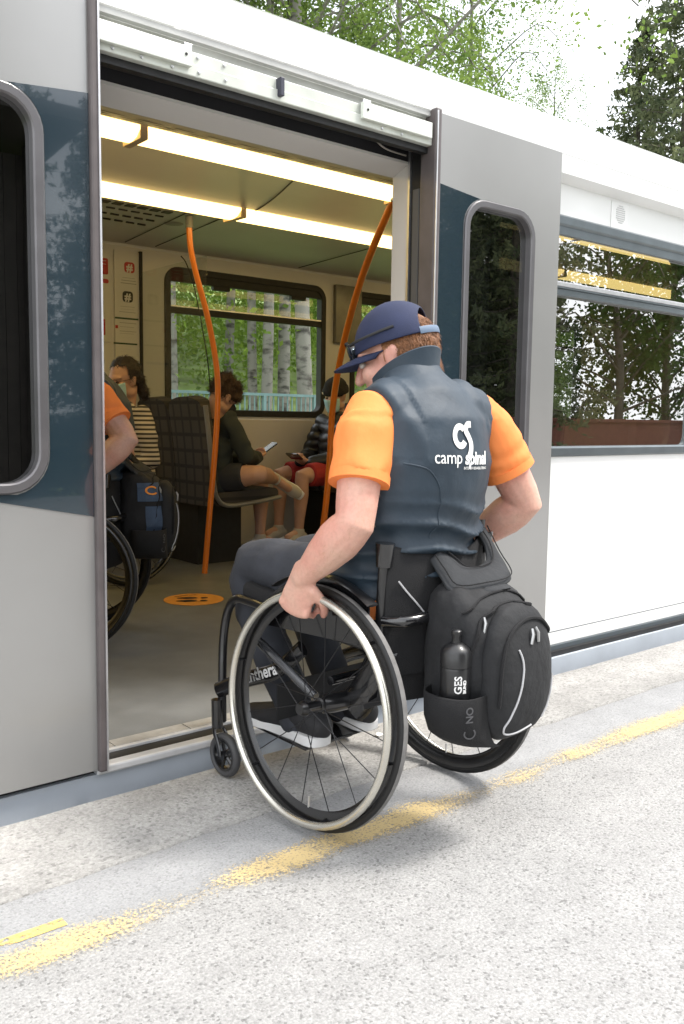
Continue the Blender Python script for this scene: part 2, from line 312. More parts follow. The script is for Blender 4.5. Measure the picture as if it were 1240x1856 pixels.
def ring(g, h, y0, y1, w, inset=0.):             # rounded frame ring around hole h, width w outwards
    x0, x1, z0, z1, r = h
    P_ = lambda d, y: [(p[0], y, p[1]) for p in rrect(x0-d, x1+d, z0-d, z1+d, max(r+d, .004))]
    q = w*.25
    return g.loft([P_(w, y1), P_(w, y0+q), P_(w-q, y0), P_(q-inset, y0), P_(-inset, y0+q), P_(-inset, y1), P_(w, y1)], cap=False)
def pane(g, h, y): g.add([(p[0], y, p[1]) for p in rrect(*h)], [tuple(range(len(rrect(*h))))]); return g
# roof and cant rail
prof = [(2.212, 2.035), (2.214, 2.08), (2.235, 2.135), (2.285, 2.185), (2.36, 2.232), (2.47, 2.288), (2.65, 2.355), (3.0, 2.43), (4.0, 2.48)]
prof = spline([(0, a, b) for a, b in prof], 40); full = prof+[Vector((0, 8.0-p.y, p.z)) for p in prof[-2::-1]]
inner = [Vector((0, p.y+(4.0-p.y)*.025, p.z-.035)) for p in full]
g = M(); g.loft([[Vector((x, p.y, p.z)) for p in full+inner[::-1]] for x in (-5, 9)]); tp(g, 'roof', m_white, sharp=.5)
# side wall right of the door, side wall left, under the roof
wh = [(2.60, 4.075, .895, 1.795, .06), (4.36, 5.86, .895, 1.795, .06), (6.14, 7.64, .895, 1.795, .06)]
g = M(); holed(g, 2.24, 9, .075, 2.005, wh, YB, YB+.05); tp(g, 'side_panel', m_white, smooth=False)
g = M(); g.box(2.24, 9, YB-.02, YB+.05, 2.005, 2.034); tp(g, 'cant_rail', m_white, smooth=False)
g = M(); g.ext([(2.888, 2.213, 2.0355), (2.888, 2.2165, 1.965), (2.888, 2.2695, 1.945), (2.888, 2.29, 1.945), (2.888, 2.29, 2.0355)], (6.112, 0, 0)); tp(g, 'cant_panel', m_white, smooth=False)
g = M(); g.box(-5, .97, YB, YB+.05, .075, 2.034); tp(g, 'side_panel', m_white, smooth=False)
g = M(); g.box(2.9, 9, YB-.012, YB+.03, .035, .074); tp(g, 'skirt_strip', mat('dark_skirt_band', (.06, .075, .085), .45), smooth=False, bevel=.003)
g = M(); g.box(2.9, 9, YB-.0005, YB, .128, .1315); tp(g, 'seam', m_dalu, smooth=False)
g = M(); g.box(-5, 9, YB-.045, YB+.02, -.45, .033); tp(g, 'skirt', m_skirt, smooth=False)
for i, h in enumerate(wh):
    g = M(); ring(g, h, YB-.014, YB+.03, .03, .012); fr = tp(g, 'window', m_dalu)
    fr.name = 'window'
    z = 1.535; hl = (h[0]+.005, h[1]-.005, h[2]+.005, z-.02, .05); hu = (h[0]+.005, h[1]-.005, z+.03, h[3]-.005, .05)
    g = M(); pane(g, (h[0]-.002, h[1]+.002, h[2]-.002, h[3]+.002, .058), YB+.02); g.xf(TI); g.build('pane', g_out, fr, smooth=False, fix=False)
    g = M(); g.box(h[0]-.004, h[1]+.004, YB-.006, YB+.018, z-.022, z+.004).box(h[0]-.004, h[1]+.004, YB-.012, YB+.018, z+.004, z+.012); g.xf(TI); g.build('crossbar', m_dalu, fr, smooth=False, bevel=.002)
    g = M(); g.box(h[0]-.004, h[1]+.004, YB-.014, YB+.018, z+.012, z+.03); g.xf(TI); g.build('crossbar_cap', m_alu, fr, smooth=False, bevel=.002)
    g = M(); g.box(h[0]+.004, h[1]-.004, YB-.004, YB+.018, h[3]-.045, h[3]-.002); g.xf(TI); g.build('upper_rail', m_dalu, fr, smooth=False, bevel=.002)
# loudspeaker grille above the window
vx0 = at_y(1108, 362, YB).x; g = M(); g.box(vx0, vx0+.13, YB-.004, YB, 1.825, 1.935); vg = tp(g, 'speaker_plate', m_white, smooth=False, bevel=.002)
g = M()
for i in range(8):
    for j in range(9):
        x, z = vx0+.036+i*.0085, 1.852+j*.0085
        if ((i-3.5)/4)**2+((j-4)/4.6)**2 < 1: g.box(x-.0022, x+.0022, YB-.0052, YB-.0035, z-.0022, z+.0022)
g.xf(TI); g.build('grille_holes', mat('grille_grey', (.45, .45, .45), .6), vg, smooth=False)['kind'] = 'stuff'
# door leaves
def leaf(x0, x1, h, bx0, bx1, railx0, railx1, slant):
    g = M(); holed(g, x0, x1, .055, 2.03, [h], YL, YL+.042); lf = tp(g, 'door_leaf', m_silver, smooth=False)
    g = M()      # dark band beside the window, 1.5 mm proud; follows the rounded window edge
    zt, zb0, zb1 = 1.803, slant(bx0), slant(bx1)
    ins = rrect(h[0]-.02, h[1]+.02, h[2]-.02, h[3]+.02, h[4]+.02, 8)
    if bx0 > h[0]: edge = [p for p in ins if p[0] > h[1]-h[4]]; edge.sort(key=lambda p: p[1]); poly = [(bx1, zb1), (bx1, zt)]+[(p[0], min(p[1], zt-.001)) for p in edge[::-1]]+[(h[1]-.25, slant(h[1]-.25))]
    else: edge = [p for p in ins if p[0] < h[0]+h[4]]; edge.sort(key=lambda p: p[1]); poly = [(bx0, zt), (bx0, zb0), (h[0]+.25, slant(h[0]+.25))]+[(p[0], min(p[1], zt-.001)) for p in edge]
    g.ext([(p[0], YL-.0015, p[1]) for p in poly], (0, .0014, 0)); g.xf(TI); g.build('dark_band', m_band, lf, smooth=False)
    g = M(); ring(g, h, YL-.010, YL+.03, .016, .010); g.xf(TI); wf = g.build('window_trim', m_wfr, lf)
    g = M(); pane(g, (h[0]-.003, h[1]+.003, h[2]-.003, h[3]+.003, h[4]), YL+.018); g.xf(TI); g.build('window_pane', g_door, lf, smooth=False, fix=False)
    g = M(); g.box(railx0, railx1, YL-.014, YL+.06, .05, 2.04); g.xf(TI); g.build('edge_seal', m_rail, lf, smooth=False, bevel=.006)
    g = M(); xm = railx1-.006 if railx0 < 1.5 else railx0+.006
    g.box(xm-.0025, xm+.0025, YL-.017, YL-.012, .05, 2.03); g.xf(TI); g.build('edge_strip', m_alu, lf, smooth=False)
    return lf
leaf(.30, .978, (.47, .843, .825, 1.765, .085), .868, .977, .978, 1.006, lambda x: .79-.2*(x-.735))['label'] = 'left door leaf slid open, window nearly black'
leaf(2.218, 2.885, (2.366, 2.718, .825, 1.765, .085), 2.219, 2.342, 2.19, 2.218, lambda x: .79-.2*(2.45-x))['label'] = 'right door leaf slid open over the white side panel'
# door header: track beam, covers, bracket, screws
g = M(); g.box(1.0, 2.19, 2.205, 2.24, 1.918, 1.952); tp(g, 'door_track', m_track, smooth=False, bevel=.003)
g = M(); g.box(1.0, 2.19, 2.212, 2.24, 1.952, 1.985); tp(g, 'door_track', m_track, smooth=False, bevel=.003)
g = M(); g.box(.97, 2.24, 2.238, 2.26, 1.94, 2.034); tp(g, 'header_plate', mat('header_grey', (.50, .50, .48), .55, var=.18, vs=7), smooth=False)
g = M(); g.box(1.0, 2.19, 2.216, 2.238, 2.016, 2.0345); tp(g, 'roof_lip', mat('lip_grey', (.45, .45, .44), .5, var=.1), smooth=False)
g = M(); g.box(1.0, 2.19, 2.225, 2.25, 1.898, 1.917); tp(g, 'track_seal', m_black, smooth=False)
for a, b_ in ((.99, at_y(345, 110, YL).x), (at_y(655, 210, YL).x, 2.176)):
    g = M(); g.box(a, b_, 2.190, 2.2045, 1.936, 1.986); cv = tp(g, 'track_cover', mat('cover_paint', (.66, .69, .63), .35, var=.05, vs=8), smooth=False, bevel=.002)
    e = b_ if a < 1.2 else a; s_ = -1 if a < 1.2 else 1
    g = M(); g.box(e+s_*.012-.008, e+s_*.012+.024*s_ if s_ > 0 else e+s_*.012+.016, 2.196, 2.212, 1.987, 1.996); g.xf(TI); g.build('clip', m_alu, cv, smooth=False, bevel=.001)
    g = M(); g.lathe([(0, .0005), (0, .004), (.002, .004), (.002, .0005)], 10, 'z'); g.xf(TI @ Matrix.Translation((e+s_*.018, 2.1895, 1.964)) @ Matrix.Rotation(rad(90), 4, 'X')); g.build('hole', m_black, cv)
bx = at_y(508, 155, YL).x; g = M(); g.box(bx-.006, bx+.008, 2.188, 2.236, 1.93, 1.982); tp(g, 'track_bracket', mat('bracket_dark', (.035, .035, .055), .4), smooth=False, bevel=.002)
for i, (px, py) in enumerate(((362, 103), (410, 117), (362, 131), (410, 145), (205, 86), (258, 102), (313, 120), (694, 232), (730, 243))):
    g = M(); p = at_y(px, py, YL); yy = 2.203 if p.z < 1.952 else 2.210
    g.lathe([(0, .0002), (0, .005), (.003, .0045), (.004, .0002)], 8, 'z'); g.xf(TI @ Matrix.Translation((p.x, yy+.001, p.z)) @ Matrix.Rotation(rad(90), 4, 'X')); g.build('screw', m_alu, train)
# dark door cavity above the opening, jambs, linings
g = M(); g.box(.9, 2.35, 2.26, 2.345, 1.985, 2.02).box(.9, 2.35, 2.345, 2.3465, 1.90, 2.02); tp(g, 'door_cavity', m_cav, smooth=False)
g = M(); g.box(1.25, 1.62, 2.28, 2.31, 1.93, 1.945).box(1.0, 2.2, 2.318, 2.336, 1.93, 1.95); tp(g, 'door_drive', mat('drive_dark', (.035, .035, .035), .4, metal=.3), smooth=False, bevel=.003)
g = M(); g.tube(spline([(2.02, 2.30, 1.925), (2.07, 2.30, 1.905), (2.17, 2.31, 1.905)], 10), .003, 8); tp(g, 'door_cable', mat('cable_grey', (.3, .28, .25), .5))
g = M(); g.box(2.2215, 2.24, 2.262, 2.345, FZ, 1.985); tp(g, 'door_jamb', m_black, smooth=False)
g = M(); g.box(2.213, 2.221, 2.285, 2.318, FZ, 1.80); tp(g, 'finger_guard', mat('guard_grey', (.09, .09, .095), .5), smooth=False, bevel=.003)
g = M(); g.box(2.22, 2.2395, 2.347, 2.43, FZ, 1.955); tp(g, 'door_lining', m_inw, smooth=False, bevel=.004)
g = M(); g.box(2.215, 2.2212, 2.336, 2.3465, FZ, 1.955); tp(g, 'lining_edge', m_alu, smooth=False)
zs = at_y(178, 149, 2.347).z
g = M(); g.ext([(.9, 2.347, zs), (.9, 2.43, at_y(178, 190, 2.43).z), (.9, 2.43, 2.03), (.9, 2.347, 2.03)], (1.319, 0, 0)); tp(g, 'header_lining', m_inw, smooth=False)
p = at_y(692, 299, 2.40); g = M(); g.lathe([(0, .001), (0, .012), (-.004, .010), (-.004, .001)], 16, 'z'); g.xf(TI @ Matrix.Translation((p.x, 2.40, p.z+.003))); g.build('lock_boss', m_alu, train)
g = M(); g.box(.5, .98, 2.262, 2.535, FZ, 1.985); tp(g, 'door_jamb', m_black, smooth=False)
# inside linings of the near wall
g = M(); holed(g, 2.24, 9, FZ, 2.14, [(a[0]-.01, a[1]+.01, a[2]-.01, a[3]+.01, .07) for a in wh], 2.40, 2.43); tp(g, 'inner_wall', m_inw, smooth=False)
g = M(); g.box(-5, .5, 2.40, 2.43, FZ, 2.14); tp(g, 'inner_wall', m_inw, smooth=False)
for x in (-5, 9):
    g = M(); g.box(x-.03, x+.03, 2.28, 5.74, -.1, 2.3); tp(g, 'end_wall', m_inw, smooth=False)
# floor, sill plates
YF = 5.68
g = M(); g.box(-5, 9, 2.37, YF+.05, -.05, FZ); tp(g, 'floor', m_floor, smooth=False)
g = M(); g.box(-5, 9, 2.24, 2.37, -.05, FZ-.006); tp(g, 'sill_base', m_black, smooth=False)
g = M(); g.box(.98, 2.22, 2.205, 2.245, .035, FZ); tp(g, 'sill', mat('sill_metal', (.68, .68, .68), .35, metal=.35, var=.06, vs=20), smooth=False, bevel=.006)
g = M(); g.box(.98, 2.22, 2.248, 2.30, .03, FZ-.012); tp(g, 'sill_channel', mat('channel_grey', (.28, .31, .34), .4, metal=.5), smooth=False)
g = M(); g.box(.98, 2.22, 2.302, 2.318, .03, FZ+.003); tp(g, 'sill_rail', MATS['sill_metal'], smooth=False, bevel=.003)
xs = [.98, 1.085, 1.33, 1.60, 1.87, 2.2]
for a, b_ in zip(xs, xs[1:]):
    g = M(); g.box(a+.0015, b_-.0015, 2.321, 2.374, .03, FZ+.002); tp(g, 'sill_plate', mat('sill_plate', (.46, .45, .43), .5, metal=.5, var=.15, vs=30), smooth=False, bevel=.001)
# ceiling: grille, lamp strips, panels
zc = 2.145
g = M(); g.ext([(-5, 2.43, at_y(178, 190, 2.43).z), (-5, 3.36, zc+.012), (-5, 3.36, zc+.04), (-5, 2.43, 2.03)], (14, 0, 0)); tp(g, 'ceiling_vent_panel', mat('vent_panel', (.20, .18, .155), .5, var=.05), smooth=False)
sl_ = (zc+.012-at_y(178, 190, 2.43).z)/(3.36-2.43); za = at_y(178, 190, 2.43).z
g = M()
for i in range(26):
    for j in range(3):
        x = 1.0+i*.13+(j % 2)*.03; y = 2.75+j*.18; z = za+sl_*(y-2.43)-.0015
        g.add([(x, y-.022, z-sl_*.022), (x+.085, y-.022, z-sl_*.022), (x+.085, y+.022, z+sl_*.022), (x, y+.022, z+sl_*.022)], [(0, 3, 2, 1)])
tp(g, 'vent_slots', mat('slot_black', (.01, .01, .01), .8), smooth=False)['kind'] = 'stuff'
def lamp_strip(y0, y1, breaks):
    cut = [-5]+sum([[b-.018, b+.018] for b in breaks], [])+[9]
    for a, b_ in zip(cut[::2], cut[1::2]):
        n = 5; r = [(y0+(y1-y0)*i/n, zc-.034*math.sin(math.pi*i/n)**.6) for i in range(n+1)]
        g = M(); g.loft([[(x, p[0], p[1]) for p in r+[(y1, zc+.02), (y0, zc+.02)]] for x in (a, b_)]); tp(g, 'ceiling_lamp', m_lamp, sharp=1.)
    for b in breaks: g = M(); g.box(b-.0175, b+.0175, y0, y1, zc-.036, zc+.02); tp(g, 'lamp_joint', mat('lamp_joint', (.6, .45, .28), .5), smooth=False, bevel=.003)
xb1 = at_y(245, 230, 3.45).x; xb2 = at_y(428, 382, 4.35).x
lamp_strip(3.37, 3.53, [xb1-1.4, xb1, xb1+1.45, xb1+2.9]); lamp_strip(4.27, 4.46, [xb2-1.45, xb2, xb2+1.45, xb2+2.9])
def arc_strip(name, y0, y1, sag, m, n=10, lip=.012):
    r = [(y0+(y1-y0)*i/n, zc+lip-sag*math.sin(math.pi*i/n)) for i in range(n+1)]
    g = M(); g.loft([[(x, p[0], p[1]) for p in r+[(y1, zc+.06), (y0, zc+.06)]] for x in (-5, 9)]); return tp(g, name, m, sharp=.4)
arc_strip('ceiling_panel', 3.535, 4.265, -.02, m_beige); arc_strip('coving', 4.465, 5.70, -.006, m_coving)
g = M(); yy = np.linspace(3.54, 4.26, 14)
g.tube([(2.62+.25*math.sin((y-3.54)/.72*1.4), y, zc+.010+.02*math.sin(math.pi*(y-3.54)/.72)) for y in yy], .0035, 6); tp(g, 'ceiling_seam', m_black)
for px in (300, 360, 640): 
    x = at_y(px, 410, 4.8).x; g = M(); g.tube([(x+.12*(y-4.47), y, zc+.011) for y in np.linspace(4.47, 5.6, 6)], .003, 6); tp(g, 'coving_seam', m_black)
p = at_y(315, 418, 4.9); g = M(); g.lathe([(0, .001), (0, .06), (-.004, .055), (-.004, .001)], 24, 'z'); g.xf(TI @ Matrix.Translation((p.x, 4.9, zc+.018))); g.build('loudspeaker', mat('spk', (.25, .24, .22), .6), train)
for i in range(7):
    for j in range(4):
        p = Vector((2.05+i*.075+j*.015, 4.62+j*.14, zc+.0115)); g = M(); g.box(p.x, p.x+.05, p.y, p.y+.05 if j == 0 else p.y+.012, p.z-.002, p.z+.006); tp(g, 'vent_slit', m_black, smooth=False)
# far wall with windows
fw_ = []
for (a, b_) in ((300, 588), ):
    fw_.append((at_y(302, 487, YF).x, at_y(587, 518, YF).x, 1.04, 2.035, .09))
pit = fw_[0][1]-fw_[0][0]+.30
fw_.append((fw_[0][0]+pit, fw_[0][1]+pit, 1.04, 2.035, .09)); fw_.append((fw_[1][0]+pit, fw_[1][1]+pit, 1.04, 2.035, .09)); fw_.insert(0, (.9, 2.1, 1.04, 2.035, .09))
g = M(); holed(g, -5, 9, -.4, 2.2, fw_, YF, YF+.08); tp(g, 'far_wall', m_inw, smooth=False)
g = M(); g.ext([(2.74, YF-.05, FZ), (2.74, YF-.05, 1.0), (2.74, YF-.003, 1.012), (2.74, YF-.003, FZ)], (6, 0, 0)); tp(g, 'wall_panel', mat('panel_white', (.56, .53, .50), .45, var=.03, vs=3), smooth=False, bevel=.006)
for h in fw_[1:]:
    g = M(); ring(g, h, YF-.014, YF+.05, .02, .028); fr = tp(g, 'window', m_black)
    g = M(); pane(g, (h[0]-.002, h[1]+.002, h[2]-.002, h[3]+.002, h[4]), YF+.045); g.xf(TI); g.build('pane', g_in, fr, smooth=False, fix=False)
    g = M(); g.box(h[0], h[1], YF-.004, YF+.03, 1.735, 1.78); g.xf(TI); g.build('crossbar', m_black, fr, smooth=False, bevel=.004)
    g = M(); g.box(h[0], h[1], YF-.008, YF-.004, 1.78, 1.789); g.xf(TI); g.build('crossbar_edge', m_alu, fr, smooth=False)
    g = M(); g.box(h[0]+.03, h[1]-.03, YF-.006, YF+.03, 1.955, 2.02); g.xf(TI); g.build('blind_case', m_black, fr, smooth=False, bevel=.004)
    for u in (.32, .82):
        x = h[0]+(h[1]-h[0])*u; g = M(); g.box(x-.07, x+.07, YF-.01, YF+.03, 1.925, 1.956); g.xf(TI); g.build('window_latch', m_black, fr, smooth=False, bevel=.004)
# pillar panel right of the far window, with a darker mirror-like plate
p0, p1 = at_y(610, 515, YF-.04), at_y(655, 625, YF-.04)
g = M(); g.box(p0.x, p1.x, YF-.04, YF-.001, p1.z, p0.z); tp(g, 'info_plate', mat('plate_dark', (.16, .15, .13), .25, var=.3, vs=5), smooth=False, bevel=.004)
# glass draught screen beside the seats
sx_ = at_y(262, 500, 5.6).x; g = M(); g.box(sx_, sx_+.006, 4.80, 5.66, 1.12, 1.98); tp(g, 'glass_screen', g_in, smooth=False)
g = M(); g.box(sx_-.006, sx_+.012, 5.65, 5.679, FZ, 2.12); tp(g, 'screen_post', m_black, smooth=False)
# grab poles
def pole(pts, r=.0175):
    g = M(); g.tube(spline(pts, 40), r, 14); po = tp(g, 'grab_pole', m_orange)
    e = Vector(pts[0]); g = M(); g.lathe([(-.035, .001), (-.035, .022), (.03, .022), (.03, .001)], 16, 'z'); g.xf(TI @ Matrix.Translation(e)); g.build('pole_socket', m_shell, po); return po
yy = [4.64, 4.64, 4.64, 4.64, 4.64, 4.64, 4.65, 4.67]
px = [(343, 405), (345, 445), (355, 495), (374, 565), (389, 640), (395, 705), (391, 800), (381, 920)]
pp = [at_y(a, b_, y) for (a, b_), y in zip(px, yy)]; pp[0].z = zc-.02; q = at_y(371, 1033, 4.69); q.z = FZ; pp.append(q); pole([tuple(p) for p in pp])
px = [(716, 345), (705, 380), (681, 437), (657, 500), (636, 570), (617, 650), (603, 740), (598, 830)]
pp = [at_y(a, b_, y) for (a, b_), y in zip(px, (3.42, 3.55, 3.76, 4.0, 4.22, 4.42, 4.55, 4.6))]; pp[0].z = min(pp[0].z, zc-.005); q = pp[-1].copy(); pp += [q+Vector((-.01, .03, -.35)), Vector((q.x-.03, 4.68, FZ))]; pole([tuple(p) for p in pp], .021)
# black cord beside the pole
g = M(); g.tube(spline([tuple(at_y(a, b_, 4.95)) for a, b_ in ((328, 464), (338, 478), (352, 520), (366, 590), (376, 650), (381, 700))], 24), .004, 6); tp(g, 'hanging_cord', m_black)
# seats: plaid fabric
t, b, l = nodes_of(m_fabric); c = t.nodes.new('ShaderNodeTexCoord'); sp = t.nodes.new('ShaderNodeSeparateXYZ'); l(c.outputs['Object'], sp.inputs[0]); acc = None
for k in (1, 2):
    q = t.nodes.new('ShaderNodeMath'); q.operation = 'PINGPONG'; q.inputs[1].default_value = .05; l(sp.outputs[k], q.inputs[0])
    w = t.nodes.new('ShaderNodeMapRange'); w.inputs[1].default_value = .008; w.inputs[2].default_value = .014; l(q.outputs[0], w.inputs[0])
    if acc: mu = t.nodes.new('ShaderNodeMath'); mu.operation = 'MULTIPLY'; l(acc.outputs[0], mu.inputs[0]); l(w.outputs[0], mu.inputs[1]); acc = mu
    else: acc = w
x = t.nodes.new('ShaderNodeMix'); x.data_type = 'RGBA'; x.inputs[6].default_value = (.030, .028, .026, 1); x.inputs[7].default_value = (.065, .057, .048, 1); l(acc.outputs[0], x.inputs[0]); l(x.outputs[2], b.inputs['Base Color'])
def seat_pair(x, ya, yb, dirx, fab=True):
    root = None; w = (yb-ya)/2
    for k in range(2):
        y0, y1 = ya+k*w+.004, ya+(k+1)*w-.004; rings = []
        for i in range(15):
            u = i/14; y = y0+(y1-y0)*u; e = min(1, math.sin(math.pi*min(max(u, .0), 1.))**.35) if 0 < u < 1 else .0
            zt = 1.06+.085*e; th = .018+.045*e; R_ = []
            for q in range(13):
                v = q/12; z = .50+(zt-.50)*v; R_.append((x+dirx*(-.055*(v**2)+.01+th*.5), y, z))
            for q in range(12, -1, -1):
                v = q/12; z = .46+(zt-.47)*v; R_.append((x+dirx*(-.055*(v**2)-.02-th*.5), y, z))
            rings.append(R_)
        g = M(); g.loft(rings)
        bk = tp(g, 'seat_back', m_fabric, root or train, sharp=1.2) if not root else None
        if root: g.xf(TI); g.build('seat_back', m_fabric, root)
        if not root:
            root = bk; root.name = 'seat'
        g = M(); pr = rrect(0, .47, .475, .56, .035, 5); g.loft([[(x+dirx*(p[0]+.015), y, p[1]-.02*(p[0]/.47 < .2)) for p in pr] for y in (y0+.01, y1-.01)]); g.xf(TI); g.build('seat_cushion', m_fabric, root)
    g = M()
    path = spline([(x-dirx*.075, ya-.006, 1.08), (x-dirx*.045, ya-.006, .85), (x-dirx*.02, ya-.006, .62), (x+dirx*.01, ya-.006, .51), (x+dirx*.09, ya-.006, .462), (x+dirx*.30, ya-.006, .475), (x+dirx*.485, ya-.006, .50)], 30)
    g.tube(path, (.026, .012), 10, side=(0, 0, 1)) if False else g.tube(path, [(.020, .014)]*30, 10, side=(0, 1, 0)); g.xf(TI); g.build('seat_side_rail', m_shell, root)
    g = M(); g.box(min(x, x+dirx*.35)+.02, max(x, x+dirx*.35), ya+.25, yb, FZ, .45); g.xf(TI); g.build('seat_pedestal', m_black, root, smooth=False)
    return root
seat_pair(2.90, 4.74, 5.62, 1)['label'] = 'dark plaid double seat behind the orange pole'
seat_pair(4.54, 4.74, 5.62, -1); seat_pair(4.80, 4.74, 5.62, 1); seat_pair(6.3, 4.74, 5.62, -1)
# ------------------------------------------------------------------ wheelchair
m_tyre = mat('tyre_black', (.006, .006, .0065), .55, var=.2, vs=30); m_tread = mat('tyre_tread_grey', (.16, .155, .15), .8, var=.2, vs=40)
m_rimb = mat('rim_black', (.005, .005, .006), .25, coat=.4); m_spoke = mat('spoke_black', (.02, .02, .022), .35, metal=.5)
m_hand = mat('handrim_titanium', (.62, .60, .54), .27, metal=.85, var=.10, vs=8); m_carbon = mat('carbon_black', (.008, .008, .009), .22, var=.4, vs=60, coat=.8, cr_=.08)
m_frame = mat('frame_black', (.009, .009, .010), .3, coat=.5); m_cloth = mat('black_fabric', (.007, .007, .008), .9, bump=.3, bs=500)
m_reflect = mat('reflective_grey', (.45, .45, .46), .5); m_plastic = mat('grey_castor_tyre', (.05, .05, .052), .6); m_lettering = mat('pale_lettering', (.55, .55, .55), .5)
WR, CAMB, TRK = .301, rad(3.08), .543
chair = empty('wheelchair', (1.556, 1.697, .0045), rad(5.13), label='black carbon wheelchair with spoked wheels on the platform at the train door', cat='wheelchair')
def make_wheel(side, parent):
    g = M(); rp = [(-.011, .284), (-.011, .280), (-.006, .258), (0, .250), (.006, .258), (.011, .280), (.011, .284), (-.011, .284)]
    g.lathe(rp, 72); rim = g.build('wheel', m_rimb, parent)
    n = 12; g = M(); g.lathe([(.0125*math.cos(a), .2885+.0125*math.sin(a)) for a in [2*math.pi*i/n for i in range(n+1)]], 72); g.build('tyre', m_tyre, rim)
    g = M(); g.lathe([(-.0075, .2990), (-.004, .3005), (0, .3012), (.004, .3005), (.0075, .2990)], 72); g.build('tread', m_tread, rim)
    g = M(); g.lathe([(-.036+.0095*math.cos(a), .2765+.0095*math.sin(a)) for a in [2*math.pi*i/12 for i in range(13)]], 72); g.build('handrim', m_hand, rim)
    for i in range(6):
        a = 2*math.pi*i/6+.25; g = M(); g.tube([(-.004, .267*math.cos(a), .267*math.sin(a)), (-.034, .273*math.cos(a), .273*math.sin(a))], .004, 8); g.build('handrim_tab', m_rimb, rim)
    g = M(); g.lathe([(-.048, .001), (-.048, .013), (-.042, .015), (-.036, .019), (-.030, .019), (-.028, .012), (.018, .012), (.020, .018), (.026, .018), (.028, .001)], 20); g.build('hub', m_frame, rim)
    ns = 16
    for i in range(ns):
        a = 2*math.pi*i/ns+.1; s_ = 1 if i % 2 else -1; off = s_*.16*(1 if (i//2) % 2 else -1); x0 = -.031 if i % 2 else .022
        g = M(); g.tube([(x0, .017*math.cos(a+off*4), .017*math.sin(a+off*4)), (0, .256*math.cos(a), .256*math.sin(a))], .0013, 5); g.build('spoke', m_spoke, rim)
    g = M(); g.tube([(0, 0, -.252), (0, 0, -.225)], .0028, 6); g.build('valve', m_alu, rim)
    g = M(); g.add([(-.0128, .2905*math.cos(a_), .2905*math.sin(a_)) for a_ in (rad(-93), rad(-89))]+[(-.0118, .2955*math.cos(a_), .2955*math.sin(a_)) for a_ in (rad(-89), rad(-93))], [(0, 1, 2, 3)]); g.build('blue_mark', mat('blue_mark', (.02, .12, .4), .5), rim, smooth=False)
    # local wheel axis: -x is outwards for the left wheel
    up = Vector((-side*math.sin(CAMB), 0, math.cos(CAMB))); out = Vector((side*math.cos(CAMB), 0, math.sin(CAMB)))
    c = Vector((side*TRK/2, 0, 0))+up*WR; xax = -out; yax = Vector((0, 1, 0)) if side < 0 else Vector((0, -1, 0))
    rim.matrix_local = Matrix.Translation(c) @ Matrix((xax, yax, up)).transposed().to_4x4(); return rim
make_wheel(-1, chair); make_wheel(1, chair)
def castor(side):
    c = Vector((side*.232, .385, .0632)); g = M(); n = 10
    g.lathe([(.012*math.cos(a), .052+.0105*math.sin(a)) for a in [2*math.pi*i/n for i in range(n+1)]], 32); g.xf(Matrix.Translation(c)); w = g.build('castor', m_plastic, chair)
    g = M(); g.lathe([(-.009, .044), (.009, .044), (.009, .039), (-.009, .039), (-.009, .044)], 32); g.lathe([(-.013, .001), (-.013, .013), (.013, .013), (.013, .001)], 14)
    for k in range(5):
        a = 2*math.pi*k/5; g.tube([(0, .01*math.cos(a), .01*math.sin(a)), (0, .041*math.cos(a), .041*math.sin(a))], .0055, 6)
    g.xf(Matrix.Translation(c)); g.build('castor_hub', m_frame, w)
    g = M()
    for s_ in (-1, 1): g.tube(spline([c+Vector((s_*.019, 0, 0)), c+Vector((s_*.019, .008, .03)), c+Vector((s_*.016, .03, .066)), c+Vector((0, .036, .078))], 10), (.007, .004), 8, side=(0, 1, 0))
    g.tube([c+Vector((0, .036, .07)), c+Vector((0, .038, .15))], .016, 12); g.lathe([(0, .001), (0, .018), (.01, .018), (.01, .001)], 12, 'z') if False else None
    g.build('castor_fork', m_frame, w)
castor(-1); castor(1)
